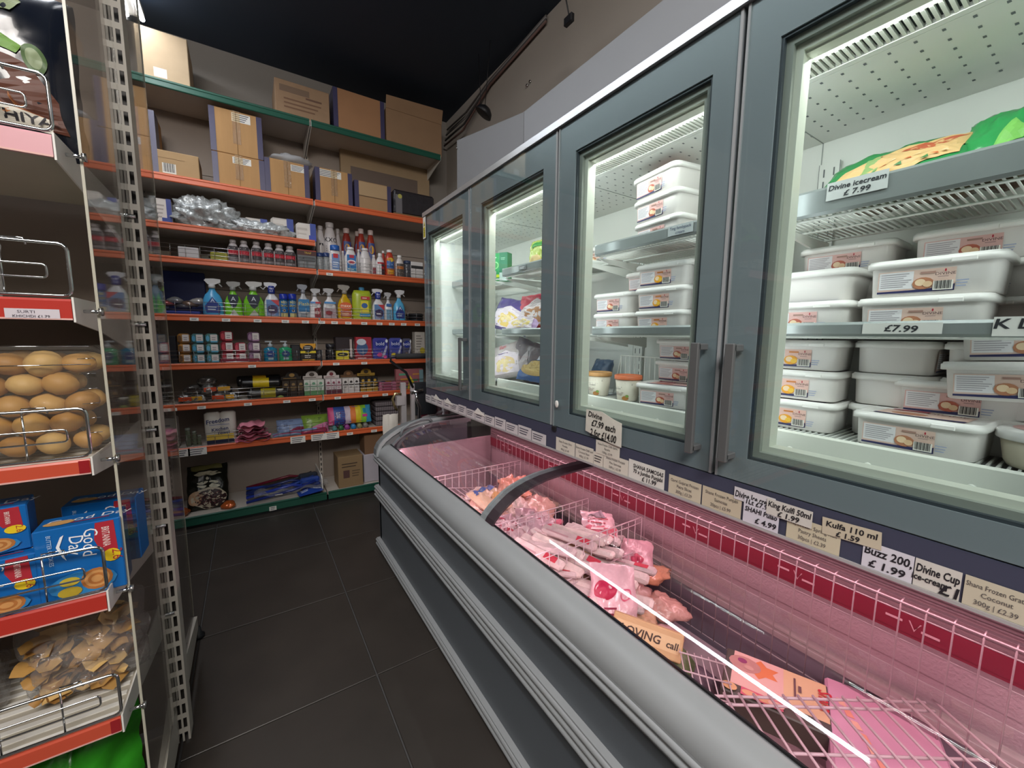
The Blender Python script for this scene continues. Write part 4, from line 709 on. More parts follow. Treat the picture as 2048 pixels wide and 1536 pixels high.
art(T_, [('p', [(-.13, .04), (.13, .04), (.125, .10), (.09, .15), (.03, .17), (-.04, .185), (-.13, .18)], '#5c2f1c'), ('p', [(-.13, .19), (.0, .19), (.075, .165), (.085, .18), (.03, .21), (-.06, .225), (-.13, .215)], '#6c9a3a'),
         ('p', [(-.12, .22), (-.02, .215), (.03, .225), (.075, .235), (.09, .265), (.06, .285), (.0, .288), (-.06, .28)], '#7c8a62'), ('e', .02, .262, .02, .012, '#4a5a3c'), ('e', .05, .258, .012, .01, '#4a5a3c'), ('t', -.03, .245, .03, "jac", '#dfe6cf'),
         ('e', .10, .165, .018, .026, '#4f6a3c'), ('e', .10, .165, .012, .018, '#8a9a74'), ]+stk+[('p', [(-.13, .035), (.112, .030), (.118, .055), (-.02, .085), (-.13, .088)], '#cfcabc'), ('t', .068, .040, .018, '*ATHIYA', '#232026', 0, 1.05), ('t', -.03, .05, .018, '*NA', '#232026', 0, 1.15), ('r', .012, .03, .020, .08, '#3a3a2c')], mpb, sub=1)
T_ = thing('puri_bag', 'clear bag edge at the left on the empty looking shelf', 'bag', (-.50, 1.22, 1.38))
M = MB(); f2 = pillow_fn(.2, .22, .1, .01, 8); M.pillow(f2, 10, 10, FILM); M.build('bag_film', T_)
# clear trays of puffed puri balls
PURI = [K(c, .55, vary=.14, bump=.15, sc=30) for c in ('#c39a5a', '#b88c4c', '#cba768', '#a97c40')]
for bi, (bx, lab) in enumerate([(-.362, 'clear tray box of golden puffed puri balls nearest the end panel'), (-.62, 'second clear tray box of puffed puri balls further left')]):
    T_ = thing('puri_tray', lab, 'tray', (bx, 1.13, 1.076), 0, 'clear trays of puri balls'); w_, h, d = .215, .225, .20
    M = MB(); M.box(-w_/2, 0, 0, w_/2, d, h, CLAM, .018)
    for q in range(6):
        z = .05+.03*q; M.rod((w_/2-.03, -.001, z), (w_/2-.006, -.001, z+.001), .0009, CHROME, 4)
    for z in (h, h*.84): M.rod((-w_/2+.01, -.001, z), (w_/2-.012, -.001, z-.002*0), .0012, CHROME, 4)
    M.build('clear_tray', T_)
    rng = random.Random(7+bi); n = 0
    for lz in range(5):
        for ly in range(2):
            for lx in range(4):
                x = -w_/2+.036+lx*.047+(.02 if lz % 2 else 0); 
                if x > w_/2-.026: continue
                r = .026+rng.uniform(-.003, .002); z = .03+lz*.040; y = .035+ly*.06+rng.uniform(-.006, .006)
                if z+r > h-.006: continue
                M = MB(); sx, sz = 1+rng.uniform(-.1, .15), .84+rng.uniform(-.08, .1); sd = rng.random()*9
                def fn(u, v):
                    a = 2*PI*u; e = PI*(v-.5); q = 1+.05*noise.noise(Vector((math.cos(a)*2+sd, math.sin(a)*2, e)))
                    return (r*sx*math.cos(e)*math.cos(a)*q, r*math.cos(e)*math.sin(a)*q, r*sz*math.sin(e)*q)
                M.grid(fn, 12, 8, PURI[(lx*3+lz+ly) % 4]); o = M.build('puri_ball', T_, (x, y, z)); o.rotation_euler = (rng.uniform(-.4, .4), rng.uniform(-.5, .5), 0)
# blue biscuit boxes
def biscuit(x, y, z, rot, label, w_=.125, h=.155, d=.07, side=False):
    T_ = thing('biscuit_box', label, 'box', (x, y, z), rot, 'blue biscuit boxes'); BLU = K('#1566b0', .28, vary=.04)
    MB().box(-w_/2, 0, 0, w_/2, d, h, BLU, .002).build('box_body', T_)
    art(T_, sc_el([('p', [(.20, .98), (.42, .98), (.44, .56), (.24, .56), (.17, .75)], '#b02836'), ('t', .27, .77, .075, 'BRITANNIA', '#f2e6e0', -PI/2, .5), ('t', .045, .74, .135, 'Good', '#f4f6f8', -PI/2-.1, .85), ('t', -.12, .74, .135, 'Day', '#f4f6f8', -PI/2-.1, .85), ('p', [(-.16, .9), (-.22, .75), (-.16, .55), (-.2, .6), (-.26, .75), (-.2, .88)], '#f4f6f8'),
         ('t', -.35, .72, .04, 'BUTTER COOKIES', '#b9d4ee', -PI/2, .9), ('e', .36, .5, .11, .09, '#e8c822'), ('t', .37, .5, .10, '2.6', '#a8242c', -PI/2, .9), ('e', .0, .2, .40, .17, '#2f86c4'),
         ('e', .16, .22, .19, .15, '#b8743a'), ('e', .16, .22, .15, .115, '#d49a5c'), ('e', .16, .22, .11, .08, '#b8743a'), ('e', .16, .22, .07, .05, '#d49a5c'), ('e', -.15, .26, .12, .06, '#c9b23a'), ('e', -.16, .12, .14, .07, '#b8a032')], w_, h), flat())
    art(T_, sc_el([('t', .1, .4, .3, 'Good Day', '#f0f2f6', 0, 1), ('r', -.1, .25, .35, .3, '#b02836'), ('e', -.25, .4, .18, .18, '#d4a468')], w_, d), lambda u, v, o: (u, v, h+o), 'top_print')
    art(T_, sc_el([('r', -.42, .1, .3, .9, '#0f4f94'), ('l', -.35, .2, .25, .8, 7, '#c9dcee')], d, h), lambda u, v, o: (-w_/2-o, d/2-u, v), 'side_print')
    return T_
z3 = SHL[3][1]+.0265
biscuit(-.313, 1.13, z3, .05, 'upright blue biscuit box with red badge and yellow price dot')
biscuit(-.435, 1.12, z3, .10, 'blue biscuit box at the bottom left with biscuit picture', h=.115)
biscuit(-.445, 1.14, z3+.118, .16, 'darker blue biscuit box stacked on the lower left one', h=.09)
biscuit(-.31, 1.26, z3, -.05, 'blue biscuit box standing behind the upright one')
# clear bag of pale crisps
z4 = SHL[4][1]+.0265
for bi, (bx, hh, lab) in enumerate([(-.36, .20, 'large clear bag of pale golden crisps slumped on lower shelf'), (-.60, .2, 'clear bag of pale crisps further left on lower shelf')]):
    T_ = thing('crisp_bag', lab, 'bag', (bx, 1.26, z4), (.0, 0, 0), 'clear crisp bags')
    f3 = pillow_fn(.21, hh, .19, .02, 11+bi); M = MB(); M.pillow(f3, 20, 16, FILM); M.build('bag_film', T_)
    rng = random.Random(3+bi); M = MB()
    for q in range(150):
        cx, cy, cz = rng.uniform(-.075, .075), rng.uniform(-.055, .05), rng.uniform(.02, hh*.8); r = rng.uniform(.014, .026); a, b = rng.uniform(0, 6), rng.uniform(-.9, .9)
        if abs(cx)/.09+abs(cz-hh*.45)/(hh*.55) > 1.35: continue
        R_ = Matrix.Translation((cx, cy, cz)) @ Matrix.Rotation(a, 4, 'Z') @ Matrix.Rotation(b, 4, 'X')
        M.grid(lambda u, v: ((u-.5)*r*2, (v-.5)*r*1.5, .008*math.sin(PI*u)+.004*math.cos(PI*2*v)), 4, 4, PURI[q % 4], T=R_)
    o = M.build('crisps', T_); o['kind'] = 'stuff'
T_ = thing('green_sack', 'bright green printed plastic sack on the gondola base', 'sack', (-.43, 1.25, .06), (-.1, 0, 0)); f4 = pillow_fn(.28, .34, .14, .03, 21)
M = MB(); M.pillow(f4, 18, 18, K('#2f8f1e', .22, vary=.5, bump=.5, sc=12)); M.build('sack_body', T_)
art(T_, [('p', [(-.06, .2), (.02, .27), (.06, .2), (.02, .16)], '#7cc84a'), ('p', [(.06, .13), (.11, .17), (.12, .1)], '#8ad05a'), ('l', -.1, .1, -.0, .13, 2, '#cfe8b8')], lambda u, v, o: tuple(Vector(f4(u/.28+.5, v/.34, 1))+Vector((0, -o-.002, 0))), sub=1)
MB().box(-.98, -.42, .045, -.014, .0, .058, K('#8c857a', .5)).build('base_deck', gd)
# ================================================================== CHEST FREEZER
XF = .605; Y1 = 2.458; Y0 = -.75; XBK = 1.60
ch = thing('chest_freezer', 'long grey island chest freezer with curved sliding glass lids', 'freezer', (XF, 0, 0))
PANEL = K('#62686e', .45, vary=.05, bump=.03, sc=200); INNER = K('#bfa6ac', .5, vary=.04, bump=.35, sc=140); PINKLINER = K('#c9b2b4', .45, vary=.05)
M = MB(); M.prism([(.02, .05), (.02, .60), (.05, .60), (.05, .05)], Y0+.03, Y1-.02, 1, PANEL)
M.prism([(.02, .05), (XBK-XF, .05), (XBK-XF, .62), (.02, .60)], Y1-.045, Y1-.012, 1, PANEL); M.prism([(.02, .05), (XBK-XF, .05), (XBK-XF, .62), (.02, .60)], Y0, Y0+.04, 1, PANEL)
M.box(.03, Y0+.03, .05, XBK-XF, Y1-.03, .08, PANEL); M.box(XBK-XF-.02, Y0, .05, XBK-XF, Y1-.02, .62, PANEL); M.build('cabinet_body', ch)
MB().box(.05, Y0+.05, 0, .85, Y1-.06, .05, BLACK).build('plinth', ch)
def bumper(z0, z1, nr, nm):
    M = MB(); hz = (z1-z0)/nr
    for q in range(nr):
        zc = z0+hz*(q+.5); P = [(.022, zc-hz*.48), (.004, zc-hz*.48)]+[(.004-.011*math.sin(PI*(a/6)), zc-hz*.4*math.cos(PI*a/6)) for a in range(7)]+[(.004, zc+hz*.48), (.022, zc+hz*.48)]
        n = len(P); vs = [(x, y, z) for y in (Y0+.0, Y1) for x, z in P]; M.add(vs, [(i, i+1, n+i+1, n+i) for i in range(n-1)], RIM, True)
        M.add([(x, Y1, z) for x, z in P], [list(range(n))], RIM)
    M.box(.0, Y0, z0-.002, .024, Y1-.002, z1+.002, RIM); M.build(nm, ch)
bumper(.560, .605, 2, 'upper_bumper'); bumper(.335, .405, 3, 'middle_bumper'); bumper(.015, .062, 2, 'lower_bumper')
# soft front rim: profile swept along y
RP = [(.0, .608), (.0, .622), (.006, .640), (.018, .654), (.034, .665), (.052, .672), (.066, .673), (.078, .668), (.082, .655), (.084, .615), (.02, .600)]
M = MB(); n = len(RP); M.add([(x, y, z) for y in (Y0, Y1) for x, z in RP], [(i, i+1, n+i+1, n+i) for i in range(n-1)], RIM, True); M.add([(x, Y1, z) for x, z in RP], [list(range(n))[::-1]], RIM); M.build('front_rim', ch)
M = MB(); M.box(.084, Y0+.05, .628, .098, Y1-.05, .652, K('#6b7276', .4)); M.box(.076, Y0+.05, .666, .080, Y1-.05, .674, BLACK); M.build('lid_track', ch)
GP = [(.07, .655), (.085, .680), (.108, .702), (.135, .722), (.165, .742), (.20, .758), (.25, .773), (.31, .784), (.386, .790), (.50, .793), (.60, .793)]   # lid arc (local x, z)
def arc(y0, y1, up0, up1, mat, name, parent=ch, pts=GP):
    M = MB(); n = len(pts); N_ = []
    for i in range(n):
        a = pts[max(0, i-1)]; b = pts[min(n-1, i+1)]; d = math.hypot(b[0]-a[0], b[1]-a[1]); N_.append((-(b[1]-a[1])/d, (b[0]-a[0])/d))
    lo = [(p[0]+q[0]*up0, p[1]+q[1]*up0) for p, q in zip(pts, N_)]; hi = [(p[0]+q[0]*up1, p[1]+q[1]*up1) for p, q in zip(pts, N_)]
    ring = lo+hi[::-1]; k = len(ring)
    M.add([(x, y, z) for y in (y0, y1) for x, z in ring], [(i, (i+1) % k, k+(i+1) % k, k+i) for i in range(k)]+[(i, i+1, k-2-i, k-1-i) for i in range(n-1)]+[(k+i, 2*k-1-i, 2*k-2-i, k+i+1) for i in range(n-1)], mat)
    return M.build(name, parent)
def smooth_pts(P, k=5):
    out = []
    for i in range(len(P)-1):
        p0, p1, p2, p3 = P[max(0, i-1)], P[i], P[i+1], P[min(len(P)-1, i+2)]
        for j in range(k):
            t = j/k; out.append(tuple(.5*((2*p1[c])+(-p0[c]+p2[c])*t+(2*p0[c]-5*p1[c]+4*p2[c]-p3[c])*t*t+(-p0[c]+3*p1[c]-3*p2[c]+p3[c])*t**3) for c in (0, 1)))
    return out+[P[-1]]
GS = smooth_pts(GP)
for _ in range(6): GS = [GS[0]]+[((GS[i-1][0]+2*GS[i][0]+GS[i+1][0])/4, (GS[i-1][1]+2*GS[i][1]+GS[i+1][1])/4) for i in range(1, len(GS)-1)]+[GS[-1]]
EP = [(-.0, .61), (.004, .640), (.018, .670), (.045, .700), (.085, .728), (.13, .752), (.18, .770), (.25, .784), (.34, .793), (.45, .798), (.62, .798)]
arc(Y1-.085, Y1, -.045, .004, K('#737678', .6), 'end_arch', ch, EP); arc(Y1-.10, Y1-.083, -.006, .012, K('#a3a6a8', .5), 'end_arch_trim', ch, EP)
M = MB(); M.prism([(x, z-.03) for x, z in EP]+[(.62, .60), (0, .60)], Y1-.03, Y1-.01, 1, K('#555c61', .5)); M.build('end_panel', ch)
for y0, y1, nm, up in ((1.19, Y1-.10, 'far', .0), (-.65, 1.215, 'near', .012)):
    M = MB(); n_ = len(GS)
    for dz in (.003, 0.):
        M.add([(x, y, z+up+dz) for y in (y0, y1) for x, z in GS], [(i, i+1, n_+i+1, n_+i) for i in range(n_-1)], GLID, True)
    for y in (y0, y1): M.add([(x, y, z+up+dz) for dz in (0, .003) for x, z in GS], [(i, i+1, n_+i+1, n_+i) for i in range(n_-1)], GLID)
    ld = M.build('glass_lid', ch)
    fr = K('#5d6367', .35)
    arc(y0, y0+.04, up-.006, up+.010, K('#8b9193', .4) if nm == 'far' else fr, 'lid_frame', ld); arc(y1-(.075 if nm == 'near' else .03), y1-(.024 if nm == 'near' else 0), up-.006, up+.001, K('#3c3238', .3) if nm == 'near' else K('#8b9193', .4), 'lid_frame', ld)
    ld.parent = ch
# raised loop handle at the far end of the far lid
M = MB(); M.tube([(.13, Y1-.115, .725), (.145, Y1-.115, .765), (.19, Y1-.115, .792), (.26, Y1-.115, .812), (.31, Y1-.115, .812), (.33, Y1-.115, .792)], .008, K('#7d8386', .4), 8); M.build('lid_handle', ch)
# inner liner
M = MB(); XI0, XI1, ZI = .095, .74, .12
M.box(XI0, Y0+.06, ZI-.01, XI1, Y1-.14, ZI, PINKLINER); M.box(XI0-.006, Y0+.06, ZI, XI0, Y1-.14, .64, PINKLINER); M.box(XI0, Y1-.15, ZI, XI1, Y1-.14, .655, K('#a89298', .5, bump=.2, sc=60)); M.box(XI0, Y0+.06, ZI, XI1, Y0+.07, .72, PINKLINER)
M.build('liner', ch)
M = MB(); M.box(XI1+.005, Y0+.06, .44, XI1+.012, Y1-.14, .80, INNER); M.box(XI1-.02, Y0+.06, .405, XI1+.01, Y1-.14, .44, PINKLINER); M.box(XI1-.002, Y0+.06, ZI, XI1+.002, Y1-.14, .405, K('#9c8a98', .5)); M.build('back_liner', ch)
M = MB()
for k in range(5): M.box(XI1-.004, Y0+.07, .660+.016*k, XI1+.006, Y1-.15, .663+.016*k, K('#8f7478'))
M.build('vent_lines', ch)
rs = MB().box(XI1-.002, Y0+.07, .590, XI1+.004, Y1-.15, .645, K('#8c1836', .4)).build('load_line_strip', ch)
for py_, yy in enumerate((2.10, 1.62, 1.15, .80, .47, .215)):
    e = [('l', -.055, .012, -.012, .028, 1, '#e8b8c0'), ('l', .012, .002, .055, .018, 1, '#e8b8c0'), ('p', [(-.012, .028), (-.009, .028), (.0, .008), (.0, .003)], '#e8b8c0'), ('p', [(.012, .028), (.009, .028), (.0, .003), (.0, .008)], '#e8b8c0')]
    art(rs, e, lambda u, v, o: (XI1-.0025-o, yy-u, .607+v), 'load_line_mark')
# wire back screen
WIRE = K('#c4b0b4', .35, vary=.04); XW1 = 1.30-XF
ws = thing('wire_screen', 'long white wire screen along the back of the chest', 'screen', (1.30, 0, 0))
M = MB()
for z, r in ((.694, .0024), (.672, .0018), (.600, .0016), (.52, .0016), (.44, .0016), (.36, .0022), (.28, .0016)): M.rod((0, Y0+.10, z), (0, 2.15, z), r, WIRE, 5)
M.build('long_wires', ws)
for k in range(64):
    y = 2.15-.0445*k
    if y < Y0+.1: break
    M = MB(); M.tube([(.028, y, .694), (.0, y, .696), (-.002, y, .688), (-.002, y, .28)], .0017, WIRE, 4); M.build('upright_wire', ws)
def divider(y, label, z1=.604, x0=.70, x1=1.296, z0=.30, rz=0.):
    T_ = thing('wire_divider', label, 'divider', (0, y, 0), 0, 'wire basket dividers'); M = MB()
    for z, r in ((z1, .0026), (z1-.022, .002), (z1-.12, .0016), (z1-.22, .0016)): M.rod((x0, 0, z), (x1, 0, z), r, WIRE, 5)
    n = 15
    for k in range(n+1): x = x0+(x1-x0)*k/n; M.rod((x, 0, z0), (x, 0, z1), .0018, WIRE, 4)
    M.build('wire_grid', T_)
divider(1.878, 'wire divider in the far bay of the chest under the far lid'); divider(1.31, 'lower wire divider beside the arched lid frame', z1=.575); divider(1.005, 'nearest tall wire divider across the pile of long packets'); divider(.965, 'second wire divider set lower behind the nearest one', z1=.50)
# far-end tilted grid
gr = thing('wire_grid', 'white wire rack lying among bags in the far chest bay', 'rack', (.93, 1.72, .50), (.12, .25, .2)); M = MB()
for k in range(9): M.rod((-.16+.04*k, -.16, 0), (-.16+.04*k, .16, 0), .003, WIRE, 5)
for k in range(3): M.rod((-.17, -.15+.15*k, .003), (.17, -.15+.15*k, .003), .003, WIRE, 5)
M.build('rods', gr)
# near rack over the pink box
g0, g1 = at(1432, 1392, z=.48), at(1850, 1405, z=.48); ang = math.atan2(g1.y-g0.y, g1.x-g0.x)
gr = thing('wire_grid', 'white wire rack lying slanted over the pink box in the foreground', 'rack', (g0.x, g0.y, .48), (0, 0, ang)); M = MB(); L_ = (g1-g0).length+.0
for yy in (0, -.022, -.13): M.rod((-.02, yy, .0), (L_, yy, .0), .0032, WIRE, 6)
for k in range(15): x = .02+L_*k/14; M.rod((x, .004, .005), (x+.0, -.32, .005), .003, WIRE, 6)
M.build('rods', gr)
# contents of the chest
def fbag(name, label, x, y, z, rot, w_, h, t, col, elems=(), wr=.012, group=None, r=.25, cat='bag', mat=None, nu=14):
    T_ = thing(name, label, cat, (x, y, z), rot, group); f = pillow_fn(w_, h, t, wr, x*31+y*17)
    M = MB(); M.pillow(f, nu, nu, mat or K(col, r, vary=.35, bump=.9, sc=22, coat=.4)); M.build('bag_body', T_)
    if elems: art(T_, sc_el(elems, w_, h), lambda u, v, o: tuple(Vector(f(u/w_+.5, v/h, 1))+Vector((0, -o-.002, 0))), sub=1)
    return T_
PK = ['#d8c6c2', '#cdbcba', '#e0cfca', '#c4b2b0', '#dccac4']
rng = random.Random(11)
PILE = [(.78, .62), (.83, .70), (.88, .78), (.93, .66), (.97, .80), (1.02, .72), (1.07, .84)]
ORD = ['first', 'second', 'third', 'fourth', 'fifth', 'sixth', 'seventh', 'eighth', 'ninth', 'tenth', 'eleventh', 'twelfth', 'thirteenth']
ROWN = ['top', 'long upper', 'middle', 'near', 'far', 'nearest low']
k = 0
for row, (yc, n, zz) in enumerate([(1.13, 9, .46), (1.10, 8, .50), (1.04, 7, .47), (.94, 8, .43), (1.19, 7, .44), (.88, 6, .38)]):
    for i in range(n):
        x = .80+.048*i+rng.uniform(-.01, .01)
        T_ = thing('frozen_packet', 'narrow pinkish frozen packet, %s from the rim in the %s row of the pile' % (ORD[i], ROWN[row]), 'packet', (x, yc+rng.uniform(-.01, .01), zz+.02+rng.uniform(-.01, .015)+.03*math.sin(i*.35)), (rng.uniform(-.25, .25), rng.uniform(-.5, .2), rng.uniform(.2, .55)+(.35 if row == 0 else 0)), 'long pile of narrow frozen packets')
        MB().box(-.021, -.11, -.012, .021, .11, .012, K(PK[k % 5], .3, vary=.3, bump=.8, sc=30), .009).build('packet_body', T_); k += 1
        if i % 3 == 1: art(T_, [('r', -.012, -.08, .012, -.03, '#c23a4c'), ('r', -.015, .0, -.008, .09, '#b8969a')], lambda u, v, o: (u, v, .0125+o))
RT = [('r', -.45, .08, .45, .3, '#c8586c'), ('l', -.3, .12, .3, .26, 1, '#f0d8d8'), ('l', -.35, .4, .35, .6, 2, '#b02840')]
fbag('frozen_packet_bag', 'pink printed bag with red lettering on top of the packet pile', 1.14, 1.07, .535, (-1.35, .1, -.6), .14, .16, .03, '#e2bcc2', RT+[('p', [(-.3, .7), (.1, .9), (.3, .7), (.1, .6)], '#9c8a94')])
fbag('frozen_packet_bag', 'pale pink clear bag at the right end of packet pile', 1.17, .92, .45, (-1.1, 0, -.9), .12, .15, .05, '#d9a8b2', [('e', 0, .3, .2, .14, '#b83a58')])
for k in range(16):
    xx, yy = .835+.046*(k % 7)+rng.uniform(-.02, .02), 1.24+.085*(k//7)+rng.uniform(-.02, .02)+.02*(k % 2)
    fbag('frozen_pouch', '%s frozen pouch, %s of the heap under the arched lid frame' % (['red printed', 'plain pale'][k % 2], ORD[k//2]), xx, yy, .40+.02*(k % 3), (-1.1+rng.uniform(-.3, .3), rng.uniform(-.3, .3), rng.uniform(-1, 1)), .13, .15, .04, ['#c9adb0', '#d6bfc0', '#b89ba2'][k % 3], [('r', -.35, .45, .35, .62, '#a8243c'), ('l', -.35, .15, .3, .38, 3, '#8c5c6c'), ('e', .1, .8, .16, .1, '#c85a70')] if k % 2 == 0 else [('l', -.3, .3, .3, .6, 3, '#9c7c88')], wr=.02, group='frozen pouches by the arched frame' if k % 2 else 'red printed pouches by the arched frame', nu=10)
for k in range(12):
    xx, yy = .875+.054*(k % 6)+rng.uniform(-.02, .02), 1.52+.13*(k//6)+rng.uniform(-.02, .02)
    fbag('frozen_bag', 'crinkled pinkish frozen bag, %s from the rim in the far bay heap' % ORD[k], xx, yy, .40+.03*(k % 2), (-1.2+rng.uniform(-.3, .3), rng.uniform(-.3, .3), rng.uniform(-1, 1)), .17, .19, .06, ['#d8a8a0', '#e0b8a8', '#c88a80', '#dcc4bc'][k % 4], wr=.03, group='frozen bags in the far bay', nu=10)
fbag('frozen_bag', 'blue and cream frozen bag on top in the far bay', .98, 1.56, .50, (-1.15, .1, .4), .20, .17, .07, '#d8b89c', [('r', -.4, .7, .4, .9, '#4a64a0'), ('e', .1, .35, .28, .18, '#c89a5c')])
fbag('frozen_bag', 'orange pink frozen bag heaped at the right of far bay', 1.12, 1.66, .50, (-1.2, 0, -.4), .16, .15, .06, '#e09a84', wr=.03)
# fish fillets and near bags
FI = [(1290, 1145, .44, .24, .12, '#d89a78', -.5, 'uppermost orange frozen fillet bag beside the divider'), (1245, 1180, .41, .24, .12, '#c89a94', -.4, 'pink orange frozen fillet bag below the uppermost one'), (1318, 1210, .39, .22, .13, '#c8988c', -.8, 'clear fillet bag against the back screen'), (1250, 1235, .38, .26, .14, '#cda584', -.5, 'pale tan frozen fillet bag in the middle of the near bay'), (1300, 1275, .34, .26, .15, '#c9a0a0', -.6, 'mauve frozen fillet bag at the bottom of the heap')]
for k, (px, py, z, a, b, c, rz, lab) in enumerate(FI):
    p = at(px, py, z=z); o = lump('fillet_bag', lab, 'bag', p.x, p.y, z-.03, a*.8, b*.8, .065, K(c, .22, vary=.3, bump=.8, sc=35, coat=.5), 1.0, 7, k, 36, 20, rz=rz, group='frozen fillet bags')
p = at(1200, 1215, z=.47)
fbag('frozen_bag', 'pink and white frozen bag with red round emblem by the rim', p.x, p.y-.06, .40, (-.75, 0, -.75), .15, .22, .05, '#dcb4ba', [('e', -.15, .62, .22, .14, '#b8244c'), ('e', .28, .58, .11, .07, '#c85a74'), ('e', .28, .58, .08, .05, '#dcb4ba'), ('r', -.4, .2, .4, .22, '#a86a7c'), ('l', -.3, .26, .1, .38, 2, '#8c2c48'), ('e', .3, .12, .14, .1, '#b8244c')])
p = at(1150, 1140, z=.48); fbag('frozen_bag', 'tan patterned frozen bag leaning against the front rim', p.x+.03, p.y-.04, .42, (-.7, 0, -.3), .12, .16, .04, '#b98a6a', [('e', 0, .5, .3, .25, '#8a5a40')])
p = at(1275, 1265, z=.47); T_ = thing('okra_box', 'tan paper packet with handwritten lettering beside the rim', 'packet', (p.x+.01, p.y-.02, .42), (-.5, .15, -.9))
MB().box(-.10, 0, 0, .10, .035, .075, K('#c9a878', .6), .003).build('packet_body', T_); art(T_, [('r', -.09, .02, .09, .06, '#d8bc8c'), ('t', -.02, .03, .022, '*LOVING', '#3a2a20'), ('t', .07, .03, .018, '*call', '#3a2a20')], flat())
p = at(1330, 1300, z=.40); lump('vegetable_bag', 'dark green vegetable bag in the near bay', 'bag', p.x, p.y, .30, .16, .16, .12, K('#5a6a44', .35, vary=.5, bump=.6, sc=25), .6, 6, 4)
p = at(1375, 1330, z=.36); lump('vegetable_bag', 'dark mauve frosted bag next to the green vegetable bag', 'bag', p.x, p.y-.01, .25, .15, .15, .12, K('#5c4c58', .35, vary=.5, bump=.6, sc=25), .6, 6, 14)
p = at(1415, 1335, z=.45); gr = thing('wire_grid', 'small wire basket grid left of the spring roll box', 'rack', (p.x, p.y, .42), (.3, .2, -.7)); M = MB()
for k in range(7): M.rod((-.06+.02*k, -.05, 0), (-.06+.02*k, .06, 0), .0018, WIRE, 5)
for k in range(3): M.rod((-.065, -.05+.05*k, .002), (.065, -.05+.05*k, .002), .0022, WIRE, 5)
M.build('rods', gr)
# spring-roll box and pink box
zB = .40; q0, q1 = at(1470, 1300, z=zB), at(1655, 1372, z=zB); rzb = math.atan2(q1.y-q0.y, q1.x-q0.x); q2 = at(1540, 1470, z=zB)
L_ = (q1-q0).length
T_ = thing('spring_roll_box', 'tan and pink food box with red lettering lying in the chest', 'box', (q0.x, q0.y, zB-.07), (0, 0, rzb))
MB().box(-.02, -.17, 0, L_, .0, .07, K('#4d463e', .4), .003).build('box_body', T_)
top = lambda u, v, o: (u, v, .07+o)
spk = [(L_*.30+.05*math.cos(a*.52)*(1 if a % 2 else .6), -.045+.038*math.sin(a*.52)*(1 if a % 2 else .6)) for a in range(12)]
art(T_, [('r', .0, -.135, L_-.004, -.002, '#d9b48c'), ('r', .0, -.135, L_*.55, -.002, '#dcaea4'), ('p', spk, '#d87a4c'), ('e', L_*.13, -.045, .04, .03, '#b8847c'), ('e', L_*.10, -.035, .012, .01, '#8c3a64'), ('e', L_*.18, -.055, .012, .008, '#c8988c'), ('t', L_*.90, -.065, .028, '*Shana', '#c02a38', -PI/2, .8), ('r', L_*.655, -.10, L_*.675, -.025, '#6a4a4c'), ('l', L_*.70, -.09, L_*.74, -.03, 1, '#6a4a4c'),
         ('e', -.0, -.152, .018, .014, '#d8a878'), ('r', L_*.12, -.165, L_*.55, -.138, '#c8586c'), ('e', L_*.22, -.152, .02, .01, '#d8a078'), ('e', L_*.36, -.152, .018, .01, '#d8a078'), ('e', L_*.48, -.152, .018, .01, '#dcb0a0')], top, 'top_print')
b0, b1, b2 = at(1650, 1360, z=.40), at(1830, 1395, z=.40), at(1470, 1500, z=.40)
T_ = thing('pink_box', 'large plain pink frosted box under the wire rack', 'box', (b0.x, b0.y, .31), (0, .0, rzb-.02))
M = MB(); M.box(.0, -.42, 0, .215, .02, .09, K('#d29cb4', .4, vary=.06, bump=.1), .006); M.build('box_body', T_)
art(T_, [('p', [(.0+.012*k, -.05-.03*k), (.014+.012*k, -.05-.03*k), (.022+.012*k, -.072-.03*k), (.006+.012*k, -.072-.03*k)], ['#e8b09c', '#e89a84'][k % 2]) for k in range(11)], lambda u, v, o: (u+.02, v, .09+o), 'top_print')
# floor of goods below (dark boxes at bottom so the liner floor is covered)
for k in range(4):
    T_ = thing('bottom_carton', ['dim grey carton under the far bay bags', 'dim grey carton under the pouches', 'dim grey carton under the packet pile', 'dim grey carton under the fillet bags'][k], 'box', (1.0, [1.62, 1.28, 1.04, .72][k], .122), 0)
    MB().box(-.26, -.15 if k != 1 and k != 2 else -.11, 0, .26, .15 if k != 1 and k != 2 else .11, [.24, .24, .22, .17][k], K('#8c7c80', .7), .004).build('carton_body', T_)
# ================================================================== UPRIGHT GLASS DOOR FREEZER
XD = .949; CT = 2.06; CB = .985; YC0 = -.12
uf = thing('display_freezer', 'tall grey freezer cabinet with glass doors over the chest', 'freezer', (XD, 0, 0))
DG = K('#8a9196', .3, vary=.03, coat=.3); DG2 = K('#6b7176', .35, vary=.03); CREAM = K('#d9dcd2', .45, vary=.02); INW = K('#dfe2dc', .5, vary=.02)
M = MB(); M.box(.03, Y1-.03, .91, .63, Y1, CT, DG2); M.box(.03, YC0-.03, .91, .63, YC0, CT, DG2); M.box(.03, YC0, CT-.02, .63, Y1, CT, DG2); M.box(.02, YC0, .90, .63, Y1, .985, DG2)
M.box(.60, YC0, .0, .64, Y1, CT, DG2); M.build('cabinet_shell', uf)
MB().box(-.012, YC0-.03, CT-.012, .05, Y1, CT+.012, K('#b9bdc0', .3, .6)).build('top_trim', uf)
M = MB(); M.box(.51, YC0, .985, .515, Y1-.03, 1.93, INW); M.box(.08, Y1-.035, .985, .515, Y1-.031, 1.93, INW); M.box(.08, YC0+.004, .985, .515, YC0+.008, 1.93, INW); M.box(.03, YC0, .985, .515, Y1-.03, .992, INW); M.build('interior_lining', uf)
MB().box(.151, YC0, 1.905, .515, Y1-.03, 1.912, INW).build('interior_ceiling', uf)
M = MB()
